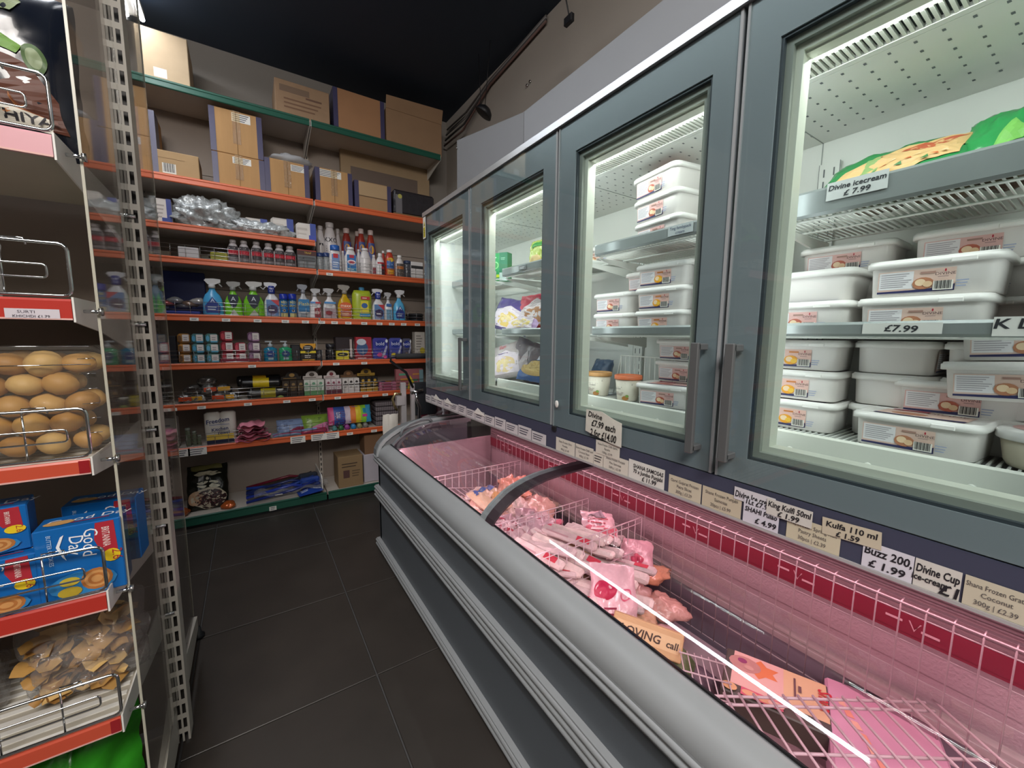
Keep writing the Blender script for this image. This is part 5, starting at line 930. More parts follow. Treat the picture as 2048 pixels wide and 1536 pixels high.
for i in range(66):
    for j in range(7): y = YC0+.02+i*.0385; x = .165+j*.044; M.add([(x, y, 1.9045), (x+.009, y, 1.9045), (x+.009, y+.005, 1.9045), (x, y+.005, 1.9045)], [(0, 1, 2, 3)], K('#6b7074', .8))
o = M.build('perforation_holes', uf); o['kind'] = 'stuff'
for yy in (1.80, 1.19, .555, ): 
    M = MB(); M.box(.152, yy, 1.9035, .51, yy+.002, 1.9048, K('#9aa09c')); M.box(.508, yy, .99, .5095, yy+.002, 1.905, K('#9aa09c')); M.build('panel_joint', uf)
g_ = MB().box(.078, YC0, 1.914, .136, Y1-.03, 1.918, K('#2f363c', .8)).build('louvre_grille', uf)
M = MB(); M.box(.036, YC0, 1.907, .078, Y1-.03, 1.914, CREAM); M.box(.134, YC0, 1.905, .150, Y1-.03, 1.914, INW); M.build('grille_rails', g_)
slat = None
for k in range(225):
    y = YC0+.005+.0113*k
    if y > Y1-.05: break
    if slat is None: slat = MB().box(.078, 0, 1.906, .134, .0054, 1.913, CREAM).build('slat', g_, (0, y, 0))
    else: c = slat.copy(); C.objects.link(c); c.location.y = y
# mullions, frames, doors
DO = [(1.845, Y1, 1.925, 2.40, 'l'), (1.17, 1.835, 1.25, 1.73, 'n'), (.535, 1.16, .60, 1.075, 'r'), (-.115, .525, -.04, .455, 'f')]
for d, (a0, a1, o0, o1, hd) in enumerate(DO):
    z0, z1, w0, w1 = .995, CT-.014, 1.052, 1.945
    M = MB()
    for A, B, Z0, Z1 in ((a0, o0, z0, z1), (o1, a1, z0, z1), (o0, o1, z0, w0), (o0, o1, w1, z1)): M.box(.0, A, Z0, .035, B, Z1, DG, .0)
    M.box(-.003, a0, z0, 0, a0+.006, z1, RIM); M.box(-.003, a1-.006, z0, 0, a1, z1, RIM)
    dr = M.build('door', uf)
    M = MB()
    for s, cc, b in ((.0, '#3a4147', .006), (.010, '#8b9088', .010), (.022, '#c9cdc0', .012)):
        q = .0+s; mt = K(cc, .4, vary=.02); x0, x1 = .036+s*.6, .040+s*1.6
        for A, B, Z0, Z1 in ((o0+q-.006, o0+q+b, w0+q-.006, w1-q+.006), (o1-q-b, o1-q+.006, w0+q-.006, w1-q+.006), (o0+q+b, o1-q-b, w0+q-.006, w0+q+b), (o0+q+b, o1-q-b, w1-q-b, w1-q+.006)): M.box(.004+s, A, Z0, .034+s*1.2, B, Z1, mt)
    M.build('inner_gasket', dr)
    MB().box(-.006, a0+.007, z0+.002, -.002, a1-.007, z1-.002, GL).build('glass_pane', dr)
    HM = K('#77797a', .35, .5, vary=.03)
    hy = {'l': 1.873, 'r': .572, 'f': .487, 'n': None}[hd]
    if hy is not None:
        M = MB(); w_ = .018 if hd == 'l' else .021
        M.box(-.050, hy-w_/2, 1.045, -.038, hy+w_/2, 1.318, HM, .002); M.box(-.045, hy-w_/2, 1.05, -.006, hy+w_/2, 1.064, HM, .002); M.box(-.045, hy-w_/2, 1.300, -.006, hy+w_/2, 1.316, HM, .002); M.build('handle', dr)
    M = MB(); M.box(.045, a0-.012, .99, .095, a0+.028, 1.91, CREAM, .004); M.build('mullion', uf)
    MB().box(.07, a0+.029, 1.06, .078, a0+.033, 1.88, K('#f4fbff', .4, vary=0, em=3)).build('led_strip', uf)
M = MB(); M.box(-.004, Y1-.037, 1.93, -.0035, Y1-.008, 2.045, PAPER)
st = thing('warning_sticker', 'yellow and white warning sticker on the far freezer door corner', 'sticker', (XD-.007, Y1-.024, 1.93))
ZF = lambda u, v, o: (-o, -u, v)
art(st, [('r', -.022, -.012, .022, .115, '#e6e4dc'), ('p', [(-.013, .06), (.013, .06), (0, .095)], '#d8c81c'), ('p', [(-.005, .064), (.005, .064), (0, .08)], '#2b2b22'), ('r', -.014, -.004, .014, .055, '#d8c81c'), ('l', -.011, .0, .011, .05, 5, '#3a381c')], ZF, 'sticker_print')
M = MB(); p = at(1114, 808, x=XD-.007); M.lathe([(.009, 0), (.009, .003), (.006, .005)], WHITE, 14, T=Matrix.Translation((-.007, p.y, p.z)) @ Matrix.Rotation(-PI/2, 4, 'Y') @ Matrix.Scale(1.5, 4, (1, 0, 0))); M.build('door_lock', uf)
M = MB(); p = at(1107, 858, x=XD-.007); M.box(-.008, p.y-.012, .975, .0, p.y+.012, .995, BLACK, .002); M.build('door_hinge', uf)
# shelves inside
RAILG = K('#8a9190', .3, .3, vary=.08, sc=20)
def inshelf(y0, y1, zt, zb, n):
    T_ = MB(); T_.prism([(.168, zb), (.172, zb), (.172, zt), (.168, zt), (.163, zt-.006), (.163, zb+.006)], y0, y1, 1, RAILG)
    for yy in (y0, y1): T_.lathe([(.010, zb), (.010, zt)], K('#c9cfd0', .2), 10, T=Matrix.Translation((.176, yy, 0)))
    s = T_.build('inner_shelf', uf)
    M = MB(); m = int((y1-y0)/.0125)
    for k in range(m+1): M.rod((.175, y0+(y1-y0)*k/m, zb+.003), (.465, y0+(y1-y0)*k/m, zb+.003), .0021, INW, 4)
    for x in (.19, .32, .46): M.rod((x, y0, zb-.002), (x, y1, zb-.002), .003, INW, 5)
    M.build('wire_deck', s)['kind'] = 'stuff'
    for yy in (y0+.01, y1-.01): M = MB(); M.prism([(.17, zb-.008), (.47, zb-.008), (.47, zb-.05), (.40, zb-.04), (.2, zb-.018)], yy-.003, yy+.003, 1, INW); M.build('shelf_bracket', s)
    return s
ss = {}
for d, (y0, y1) in enumerate(((1.90, 2.41), (1.215, 1.80), (.585, 1.135), (-.10, .515))):
    for n, (zt, zb) in enumerate(((1.672, 1.612 if d == 3 else 1.632), (1.368, 1.336))): ss[d, n] = inshelf(y0, y1, zt, zb, n)
    M = MB(); M.prism([(.155, .99), (.168, .99), (.168, 1.10), (.163, 1.104), (.155, 1.10)], y0-.03, y1+.03, 1, CREAM); 
    for k in range(4): M.lathe([(.007, 0), (.005, .002), (.001, .003)], CREAM, 10, T=Matrix.Translation((.155, y0+.08+.15*k, 1.06)) @ Matrix.Rotation(-PI/2, 4, 'Y'))
    M.build('lower_guard', uf)
    M = MB(); m = int((y1-y0)/.013)
    for k in range(m): M.box(.168, y0+.013*k, 1.088, .45, y0+.013*k+.004, 1.094, INW)
    M.box(.17, y0-.02, 1.08, .46, y1+.02, 1.086, K('#a9aeb0')); M.build('lower_rack', uf)['kind'] = 'stuff'
# vertical slot posts at the back
for yy in (1.81, 1.19, .53):
    M = MB(); M.box(.497, yy-.025, 1.0, .507, yy+.025, 1.84, INW); M.box(.4965, yy-.026, 1.0, .498, yy-.0245, 1.84, K('#7b8080')); M.box(.4965, yy+.0245, 1.0, .498, yy+.026, 1.84, K('#7b8080'))
    for k in range(24):
        for s in (-.012, .012): M.box(.4958, yy+s-.0015, 1.02+.034*k, .4968, yy+s+.0015, 1.042+.034*k, K('#5b6062'))
    M.build('slotted_post', uf)
# handwriting on clear tags of shelf rails
def tagon(x, y, z, w_, h, elems, label, col='#b9bdbb', tilt=0.):
    T_ = thing('price_ticket', label, 'ticket', (x, y, z), (tilt, 0, 0)); MB().box(-.0004, -w_/2, 0, 0, w_/2, h, K(col, .6, vary=.03)).build('paper', T_)
    if elems:
        E2 = []
        for e in sc_el(elems, w_, h):
            if e[0] == 't':
                vs = [v.x for v in text_mesh(e[4])[0]]; sx = e[7] if len(e) > 7 else 1; wd = (max(vs)-min(vs))*e[3]/.7*sx; lim = w_*(.94-2*abs(e[1])/w_*.5)
                e = (*e[:6], e[6] if len(e) > 6 else 0, sx*min(1, lim/wd))
            E2.append(e)
        art(T_, E2, lambda u, v, o: (-.0004-o, -u, v), 'handwriting')
    return T_
XR = XD+.1605
yb = at(1710, 390, x=XR).y
tagon(XR, yb, 1.638, .105, .038, [('t', 0, .55, .28, '*Divine icecream', '#22252a', 0, 1), ('t', .02, .12, .28, '*£ 7.99', '#22252a', 0, 1.2)], 'grey ticket with handwritten price on the upper right freezer shelf')
tagon(XR, at(1360, 468, x=XR).y, 1.640, .085, .030, [('t', 0, .55, .3, 'Ting familypack', '#2a3a5c', 0, .9), ('t', 0, .1, .3, 'cream', '#2a3a5c')], 'small handwritten ticket on the upper shelf of the middle door', '#a9b0b0')
tagon(XR, at(1800, 658, x=XR).y, 1.342, .12, .022, [('t', .0, .2, .6, '*£7.99', '#22252a', -.06, 1.2)], 'torn white ticket with handwritten price on the middle right shelf', '#cfcfca')
tagon(XR, .02+at(2040, 650, x=XR).y-.02, 1.338, .06, .034, [('t', -.1, .4, .5, '*K D', '#22252a', 0, 1.2)], 'white ticket cut off by the picture edge on the middle shelf', '#d9d8d2')
tagon(XR, at(1045, 540, x=XR).y, 1.642, .06, .02, [('l', -.4, .2, .4, .8, 2, '#e0e4e4')], 'small silver torn ticket on the upper shelf of second door', '#6c7474')
# main handwritten offer
yy = at(1207, 860, x=XD-.008).y
T_ = thing('offer_note', 'torn paper note with handwritten two for fourteen offer', 'note', (XD-.009, yy, .992), (0, 0, 0)); M = MB(); nw, nh = .158, .112
yl = at(1172, 850, x=XD-.008).y-yy; yr = at(1245, 850, x=XD-.008).y-yy; nw = yl-yr; M.prism([(yl, .022), (yl*.98, .095), (yl*.1, .098), (yr*.55, .082), (yr*.98, .075), (yr, .0), (yr*.4, .004), (yl*.3, .012)], -.0012, 0, 0, K('#d6d2c6', .8, bump=.3, sc=30)); M.build('paper', T_)
art(T_, [('t', -nw*.24, .072, .018, '*Divine', '#141214', -.06, .95), ('t', nw*.0, .043, .021, '*£7.99 each', '#141214', -.04, .80), ('t', .0, .010, .024, '*2 for £14.00', '#141214', -.03, .66)], lambda u, v, o: (-.0014-o, -u, v), 'handwriting')
# price strip under the doors with its tickets
MB().box(-.002, YC0-.03, .905, .03, Y1, .992, K('#45475a', .35, vary=.03)).build('ticket_rail', uf)
MB().box(-.006, YC0-.03, .900, .0, Y1, .906, K('#a9a6a6', .35)).build('ticket_rail_lip', uf)
def ticket(px0, px1, pyc, h, elems, label, col='#d6d0c2', z=None, hand=False, tilt=0.):
    x = XD-.0035; a = at(px0, pyc, x=x); b = at(px1, pyc+(px1-px0)*.3*.0, x=x); yc = (a.y+b.y)/2; w_ = a.y-b.y
    return tagon(x-.0012*hand, yc, z if z is not None else .9065, w_, h, elems, label, col, tilt)
P3 = lambda a, b, c: [('t', 0, .68, .16, a, '#4a4648', 0, .8), ('t', 0, .42, .16, b, '#4a4648', 0, .8), ('t', 0, .14, .16, c, '#4a4648', 0, .8)]
for k in range(13):
    y_ = 2.42-.098*k; tagon(XD-.0035, y_, .9065, .094, .042+.006*(k % 2), [('l', -.4, .2, .35, .85, 3, '#4a4856')] if k > 3 else [('l', -.4, .2, .4, .8, 2, '#6a6876')], 'small white printed ticket, %s from the far end under the two far doors' % ORD[k], '#cfcaca')['group'] = 'tickets under the far doors'
for k in range(3):
    T_ = thing('folded_ticket', ['leftmost', 'middle', 'rightmost'][k]+' folded white paper corner above the far ticket row', 'ticket', (XD-.006, 2.27-.17*k-.2*(k == 2), .938)); M = MB(); M.prism([(.06, 0), (.02, .032), (-.06, .0)], -.0006, 0, 0, PAPER); M.build('paper', T_)
ticket(1112, 1150, 895, .05, P3('Shana Frozen Okra', 'Paratha', '400g | £1.49'), 'cream ticket just right of the door joint under the strip')
ticket(1151, 1187, 905, .05, P3('Shana Frozen Chilli and', 'Coconut Naan', '400g | £1.99'), 'cream ticket for naan left of the offer note')
ticket(1192, 1240, 905, .045, P3('Shana Frozen Chilli Garlic', 'Paratha', '1300g | £3.99'), 'raised cream ticket directly below the offer note', z=.948, hand=True)
ticket(1187, 1207, 920, .044, [('l', -.4, .2, .4, .8, 3, '#4a4648')], 'narrow cream ticket half covered below the offer note')
ticket(1206, 1257, 930, .05, P3('Shana Frozen Punjabi', 'Mini Samosas', '50Pcs | £3.49'), 'cream ticket overlapping below the raised one')
ticket(1257, 1330, 945, .058, [('t', .05, .62, .2, '*SHANA SAMOSAS', '#1c1a20', 0, .8), ('t', .05, .36, .2, '*70 x Jumbo Punjabi', '#1c1a20', 0, .8), ('t', .1, .08, .22, '*£ 11.99', '#1c1a20', 0, .9)], 'white handwritten samosa ticket in thick marker', '#dcdad2')
ticket(1337, 1403, 975, .052, P3('Garvi Gujarat Frozen', 'Patra Slices', '300g | £3.29'), 'cream printed patra ticket right of the handwritten samosa one', '#c9bfa8')
ticket(1404, 1484, 1000, .052, P3('Shana Frozen Punjabi', 'Samosas', '20pcs | £5.99'), 'cream printed samosa ticket left of the ice cream note', '#c4b8a0')
ticket(1468, 1552, 1000, .03, [('t', 0, .25, .5, '*Divine Ice cream', '#1c1a20', 0, .85)], 'upper handwritten ice cream note tucked under the door edge', '#d4d0d4', z=.952, hand=True)
ticket(1487, 1560, 1030, .056, [('t', -.15, .80, .2, '*1Lt £7.9', '#1c1a20', 0, .9), ('t', .0, .5, .2, '*SHAHI Pulao', '#1c1a20', 0, .8), ('t', .15, .12, .22, '*£ 4.99', '#1c1a20')], 'white handwritten note with two prices below ice cream one', '#d2cfd8', hand=2)
ticket(1534, 1628, 1022, .036, [('t', 0, .52, .34, '*King Kulfi 50ml', '#1c1a20', 0, .9), ('t', .0, .08, .32, '*£ 1.99', '#1c1a20')], 'handwritten kulfi note overlapping its neighbours', '#d0ccc4', z=.944, hand=3)
ticket(1572, 1683, 1068, .05, P3('Taj Frozen Spring Roll', 'Pastry Sheets', '30pcs | £2.39'), 'cream printed pastry sheet ticket', '#c9c0a6')
ticket(1645, 1768, 1062, .034, [('t', 0, .52, .32, '*Kulfa 110 ml', '#1c1a20', 0, 1.), ('t', -.05, .08, .3, '*£ 1.59', '#1c1a20')], 'slanted handwritten kulfa note right of pastry ticket', '#c8bda6', z=.945, hand=True, tilt=-.06)
ticket(1724, 1830, 1115, .05, [('t', 0, .55, .3, '*Buzz 200,', '#1c1a20', 0, 1.), ('t', .0, .1, .28, '*£ 1.99', '#1c1a20')], 'white torn handwritten note beginning with B', '#d6d4dc')
ticket(1828, 1926, 1145, .05, [('t', .0, .56, .28, '*Divine Cup', '#1c1a20', 0, .9), ('t', -.15, .26, .22, '*Ice-cream', '#1c1a20', 0, .7), ('t', .30, .06, .36, '*£1', '#1c1a20')], 'white handwritten cup ice cream note', '#d2cec6')
ticket(1927, 2075, 1180, .05, P3('Shana Frozen Grated', 'Coconut', '300g | £2.39'), 'cream printed coconut ticket at the right edge', '#c8c0aa')
# ------------------------------------------------------------------ tubs
TUBW = K('#e4e0dc', .35, vary=.02); TUBL = K('#eceae6', .3, vary=.02)
def make_tub(kind):
    w_, d, h = .20, .15, .077; col = {'pink': '#e0b4ae', 'mango': '#e4bcb0', 'almond': '#e0c2b4'}[kind]
    T_ = thing('ice_cream_tub', 'x', 'tub')
    def sec(z, sx, sy): return [((sx/2-.022)*(1 if c[0] > 0 else -1)+.022*math.cos(a), (sy/2-.022)*(1 if c[1] > 0 else -1)+.022*math.sin(a), z) for c, A in (((1, 1), (0, 30, 60, 90)), ((-1, 1), (90, 120, 150, 180)), ((-1, -1), (180, 210, 240, 270)), ((1, -1), (270, 300, 330, 360))) for a in [math.radians(q) for q in A]]
    def loft(rings, mat, M):
        n = 16; vs = [p for r in rings for p in r]; M.add(vs, [(j*n+i, j*n+(i+1) % n, (j+1)*n+(i+1) % n, (j+1)*n+i) for j in range(len(rings)-1) for i in range(n)], mat, True)
        M.add(rings[0], [list(range(16))[::-1]], mat); M.add(rings[-1], [list(range(16))], mat)
    M = MB(); loft([sec(.0, .178, .128), sec(.003, .184, .134), sec(.062, .190, .140)], TUBW, M); M.build('tub_body', T_)
    M = MB(); loft([sec(.060, .198, .148), sec(.061, .204, .154), sec(.072, .204, .154), sec(.0725, .200, .150), sec(.076, .198, .148), sec(.0765, .190, .140), sec(.073, .186, .136)], TUBL, M); M.box(.03, -.0785, .060, .065, -.075, .070, TUBL, .002); M.build('lid', T_)
    fr = '#b8604c' if kind == 'pink' else '#e8a022' if kind == 'mango' else '#b87c5c'
    art(T_, [('r', -.078, .008, .038, .052, col), ('r', -.076, .015, -.022, .050, '#e6e4e6'), ('l', -.073, .018, -.025, .048, 7, '#a8a4aa'), ('p', [(-.078, .007), (.038, .007), (.038, .020), (.02, .014), (-.02, .012), (-.078, .011)], '#2c2f5c'), ('r', -.012, .043, .010, .047, '#c87a3a' if kind == 'mango' else '#a88478'),
             ('e', -.007, .024, .016, .012, fr), ('e', -.011, .026, .008, .007, '#ecd0ac'), ('e', .000, .022, .007, .006, '#e6c49c' if kind != 'mango' else '#f0c040'), ('b', .008, .009, .036, .027), ('t', .024, .038, .0052, 'DIVINE', '#4a3438', 0, 1.25), ('e', .024, .0468, .0014, .0028, '#b02a3c'), ('l', .014, .0335, .034, .036, 1, '#7a6468'), ('l', .04, .012, .058, .028, 3, '#9aa4c0')],
        lambda u, v, o: (u, -.0672-.0032*(v/.06)-o-.0007, v))
    art(T_, [('r', -.07, -.05, .07, .05, col), ('e', -.02, -.01, .03, .018, fr), ('p', [(-.07, -.05), (.07, -.05), (.07, -.03), (0, -.042), (-.07, -.035)], '#2c2f5c'), ('t', .03, .02, .012, 'DIVINE', '#4a3438', 0, 1.2), ('r', -.06, .03, .0, .045, '#c8586c')], lambda u, v, o: (u, v, .0735+o), 'lid_print')
    return T_
protos = {}
def tub(kind, x, y, z, rot, label, group='ice cream tubs behind the glass doors'):
    if kind not in protos: T_ = protos[kind] = make_tub(kind)
    else: T_ = copy_tree(protos[kind])
    T_.location = (x, y, z); T_.rotation_euler = rot if isinstance(rot, tuple) else (0, 0, rot); T_['label'] = label; T_['group'] = group; return T_
R9 = -PI/2; TH = .0775; X1 = 1.15+.075; S1 = 1.6395; S2 = 1.3435; S0 = 1.095
OR_ = ['bottom', 'second', 'third', 'top']
for k in range(3): tub('pink', X1-.01-.002*k, .885+.006*k, S1+TH*k, R9-.12-.02*k, 'pink labelled tub, %s of the tall stack on the top middle shelf' % ['bottom', 'second', 'top'][k])
tub('almond', X1+.08, .665, S1, R9, 'tub half hidden right of the tall stack, top middle shelf')
tub('almond', X1+.13, 1.335, S1, R9+.3, 'lone cream tub at the left end of top middle shelf')
for k in range(3): tub('mango', X1, .875, S2+TH*k, R9+.03*k, 'mango tub, %s of the centre stack on the middle door middle shelf' % OR_[k if k < 2 else 3])
for k in range(2): tub('pink', X1+.02, 1.10, S2+TH*k, R9, 'pink tub, %s of the left stack on the middle door middle shelf' % OR_[k if k < 1 else 3])
tub('pink', X1+.10, 1.01, S2+TH*2, R9, 'pink tub set back behind the centre mango stack')
for k in range(3): tub('almond', X1+.01, .655, S2+TH*k, R9, 'tub, %s of the right stack beside the mango stack' % OR_[k if k < 2 else 3])
for k in range(2): tub('pink', X1+.11, .86, S0+.075+TH*k, R9, 'pink tub, %s of the back pair above the lower ledge' % ['lower', 'upper'][k])
tub('pink', X1+.11, .86, S0-.003, R9, 'tub at the bottom of the back stack above the ledge')
tub('pink', X1+.00, .855, S0, R9+.22, 'pink lidded tub lying flat at the front of lower ledge')
tub('almond', X1+.00, .65, S0, R9+.1, 'tub half hidden behind the long door handle, lower ledge')
# door 4, middle shelf
tub('almond', X1+.005, .235, S2+TH, R9, 'almond tub, upper of the central front pair in the right door')
tub('almond', X1+.000, .245, S2, R9, 'almond tub, lower of the central front pair in the right door')
tub('almond', X1+.02, .46, S2+TH, R9+PI, 'plain turned tub left of the central front pair, upper')
tub('pink', X1-.005, .455, S2, R9, 'pink tub left of the central front pair, lower')
tub('pink', X1+.153, .43, S2+TH*2, R9, 'pink tub high at the back left of the right door')
tub('pink', X1+.15, .20, S2+TH*2, R9, 'pink tub high at the back behind the almond pair')
for k in range(2): tub('pink', X1+.154, [.43, .2][k], S2+TH, R9, ['left', 'right'][k]+' tub hidden in the back row, right door')
for k in range(2): tub('pink', X1+.154, [.43, .2][k], S2, R9, ['left', 'right'][k]+' lowest tub of the back row, right door')
for k in range(2): tub('pink', X1+.03, .01, S2+TH*k, R9, 'tub cut off by the right picture edge, %s one' % ['lower', 'upper'][k])
for k in range(3): tub('mango', X1+.03+.01*k, .475+.004*k, S0+TH*k, R9+.06, 'mango tub, %s of the lower left stack in the right door' % OR_[k if k < 2 else 3])
for k in range(3):
    for j in range(2): tub('almond', X1+.13, .297-.155*j, S0+TH*k, R9+PI/2, 'turned tub, %s of the %s stack at the back of the lower ledge' % (OR_[k if k < 2 else 3], ['left', 'right'][j]))
tub('almond', X1-.012, .225, S0, R9-.06, 'almond tub standing alone in front on the lower ledge')
tub('pink', X1+.10, .19, S0+TH*.9, R9, 'tub lying flat with pink lid behind the front almond tub')
tub('almond', X1+.04, .10, S0+TH*1.55, (.0, -.06, R9-.12), 'tilted almond tub, lower of the slanted pair in the right door')
tub('almond', X1+.045, .085, S0+TH*2.58, (.0, -.06, R9-.12), 'tilted almond tub, upper of the slanted pair in the right door')
tub('almond', X1+.14, .03, S0+.0, R9, 'tub under the slanted pair at the back')
p = at(2035, 890, x=1.18); rt = thing('round_tub', 'round cream tub with lid cut off by the right edge', 'tub', (1.22, .055, S0))
MB().lathe([(.05, 0), (.056, .01), (.064, .055)], K('#d9d0b8', .3), 24).build('tub_body', rt); MB().lathe([(.068, .052), (.070, .055), (.070, .068), (.064, .072)], TUBL, 24).build('lid', rt)
art(rt, [('e', 0, 0, .05, .05, '#d8aaa4'), ('t', 0, 0, .014, 'DIVINE', '#4a3438')], lambda u, v, o: (v, -u, .0725+o), 'lid_print')
# cups
for k, (px, c1, lab) in enumerate([(1194, '#b98a54', 'round carton cup with tan patterned lid on the lower ledge'), (1252, '#d8744a', 'round carton cup with orange patterned lid on the lower ledge')]):
    p = at(px, 780, x=1.17); T_ = thing('ice_cream_cup', lab, 'cup', (1.18, p.y, S0), R9, 'round ice cream cups')
    MB().lathe([(.036, 0), (.038, .004), (.047, .083)], K('#dcd6c6', .5, vary=.03), 24).build('cup_body', T_)
    MB().lathe([(.050, .079), (.0505, .082), (.0505, .093), (.047, .095), (.046, .0925)], K(c1, .5, vary=.2, sc=80), 24).build('lid', T_)
    art(T_, [('t', .004 if k == 0 else -.012, .050, .009, 'DIVINE', '#33303a', 0, 1.15), ('t', .004 if k == 0 else -.012, .043, .004, 'ICE CREAM', '#33303a', 0, 1.1), ('e', .004, .066, .004, .004, '#c23a3c'), ('l', -.02, .02, .018, .034, 3, '#9a8a84'), ('e', .022, .012, .012, .008, '#a8743c'), ('e', .028, .020, .006, .005, '#7c9a4c'), ('p', [(.01, .08), (.04, .08), (.045, .06), (.02, .065)], '#8c8a86')], curved(.0425, .0425), 'printed_label')
wb = thing('wire_basket_divider', 'white wire basket divider standing behind the two cups', 'divider', (1.27, 1.02, S0)); M = MB()
P_ = [(0, .14, 0), (0, .105, .16), (0, -.14, .16), (0, -.14, .0)]; M.tube(P_, .003, INW, 6)
for k in range(11): y = .105-.0235*k; M.rod((0, y, 0), (0, y, .16), .0022, INW, 5)
M.rod((0, .14, .004), (0, -.14, .004), .003, INW); M.build('wire_grid', wb)
# door 4 top-shelf bags
def fzbag(px0, px1, pyt, x, z, label, col, elems, t=.07, lean=.6, h=None, rz=R9, group=None, ry=0.):
    a = at(px0, pyt, x=x); b = at(px1, pyt, x=x); w_ = a.y-b.y; h = h or .14
    z += t*.42*math.sin(lean)+.002; T_ = thing('frozen_bag', label, 'bag', (x, (a.y+b.y)/2, z), (0, 0, 0), group); T_.rotation_mode = 'XYZ'
    T_.rotation_euler = (Matrix.Rotation(rz, 3, 'Z') @ Matrix.Rotation(-lean, 3, 'X') @ Matrix.Rotation(ry, 3, 'Y')).to_euler()
    f = pillow_fn(w_, h, t, .006, px0); M = MB(); M.pillow(f, 26, 20, K(col, .25, vary=.12, bump=.3, sc=20)); M.build('bag_body', T_)
    art(T_, sc_el(elems, w_, h), lambda u, v, o: tuple(Vector(f(u/w_+.5, v/h, 1))+Vector((0, -o-.0018, 0))), sub=1); return T_
fzbag(1628, 1945, 330, 1.18, S1-.005, 'green frozen bag with tan food picture on the top right shelf', '#2f8a4c', [('p', [(-.42, .05), (-.30, .4), (.0, .62), (.35, .72), (.44, .8), (.40, .3), (.1, .08), (-.2, .04)], '#d8b47c'), ('p', [(0, .5), (.3, .66), (.42, .74), (.2, .45)], '#b85c3c'), ('r', -.16, .1, -.06, .5, '#8aa86a')]+[('p', [(-.1+.05*k, .2+.05*(k % 3)), (-.06+.05*k, .24+.05*(k % 3)), (-.05+.05*k, .2+.05*(k % 3))], ['#3a7a3c', '#c86a3a', '#e0c89c'][k % 3]) for k in range(9)], lean=.9, h=.17, t=.075)
fzbag(1905, 2090, 320, 1.20, S1-.005, 'bright green frozen bag at the right edge of top shelf', '#2f9a52', [('p', [(-.1, .1), (.3, .3), (.1, .6)], '#7ac05a'), ('p', [(.2, .5), (.3, .8), (.4, .6)], '#c8d88a')], lean=.7, h=.17)
for k in range(3):
    fzbag([1700, 1820, 1950][k], [1800, 1950, 2060][k], 400, 1.30, S1-.005, 'frozen bag seen through the wire shelf from below, %s' % ['left', 'middle', 'right'][k], ['#8c8478', '#7a6a5a', '#5c4a3c'][k], [('r', -.3, .2, .3, .8, ['#4a8a5c', '#a8584c', '#8c6a4c'][k])], lean=1.2, h=.13, t=.05)
# door 2 goods
T_ = thing('green_carton', 'tall green carton with round emblem behind the second door', 'box', (1.17, at(996, 520, x=1.16).y, S1-.012), R9+.5)
MB().box(-.05, -.0, 0, .05, .05, .150, K('#3a9a5c', .35), .001).build('box_body', T_); art(T_, [('e', -.025, .085, .02, .02, '#8ad08a'), ('e', -.025, .085, .014, .014, '#3a9a5c'), ('r', .0, .0, .05, .045, '#b8c8c4'), ('r', -.05, .02, -.0, .035, '#c8d83a'), ('r', .0, .045, .05, .150, '#357a5a'), ('l', -.045, .12, -.01, .132, 1, '#d8f0d8'), ('l', .01, .11, .04, .125, 2, '#9ac8ac')], flat())
T_ = thing('green_carton', 'low dark green carton lying right of the tall one', 'box', (1.16, at(1038, 530, x=1.16).y, S1+.0), R9+.2)
MB().box(-.055, 0, 0, .055, .08, .045, K('#2f7a4a', .35), .001).build('box_body', T_); art(T_, [('e', -.02, .022, .006, .006, '#b8d84a'), ('r', .02, .005, .045, .04, '#8ab84a')], flat())
fzbag(1058, 1092, 470, 1.20, S1-.005, 'yellow green snack bag beside the door joint', '#a8b85a', [('e', 0, .3, .4, .2, '#c8b078'), ('r', -.3, .75, .3, .9, '#3a8a3c')], lean=.1, h=.16, t=.05)
PB = lambda c: [('p', [(-.42, .1), (.42, .1), (.38, .6), (.0, .75), (-.4, .6)], '#d8ccd4'), ('e', .02, .34, .3, .22, c), ('e', -.02, .36, .2, .12, '#e2cf9c'), ('l', -.2, .62, .2, .7, 1, '#7a6a8c')]
fzbag(978, 1052, 640, 1.16, S2, 'purple paratha bag with yellow flatbread picture', '#5a4a8c', PB('#d8bc6c'), lean=.3, h=.18, t=.06, ry=.15)
fzbag(1008, 1068, 645, 1.13, S2, 'lilac paratha bag between the purple and red bags', '#b89cc4', PB('#dcc67a'), lean=.6, h=.11, t=.04)
fzbag(1030, 1100, 630, 1.17, S2, 'red and white bag of browned food behind the joint', '#c84a5c', [('p', [(-.45, .05), (.45, .05), (.45, .7), (.1, .85), (-.4, .5)], '#dcd0d0'), ('e', .1, .36, .34, .26, '#b8845c'), ('r', -.3, .06, .4, .14, '#a8343c'), ('t', .3, .8, .1, 'Shana', '#c8283a')], lean=.2, h=.19, t=.06)
fzbag(982, 1045, 720, 1.15, S0, 'silver white flatbread bag on the lower ledge, left', '#b9b0ae', PB('#d8c090')+[('t', -.1, .82, .1, 'Shana', '#b8283a')], lean=.25, h=.20, t=.06, ry=-.2)
fzbag(1020, 1075, 720, 1.18, S0, 'grey crumpled flatbread bag in the middle of the ledge', '#7c7478', [('p', [(-.3, .1), (.3, .2), (.1, .8)], '#b8aeb0')], lean=.1, h=.21, t=.07, ry=.2)
fzbag(1030, 1100, 735, 1.14, S0, 'blue and tan roti bag low at the right of the ledge', '#4c6ca4', [('e', .05, .34, .42, .24, '#b89a5c'), ('e', .05, .4, .36, .16, '#cdb070'), ('p', [(-.4, .6), (.45, .62), (.45, .8), (-.2, .85)], '#cfd4dc')], lean=.6, h=.17, t=.07)
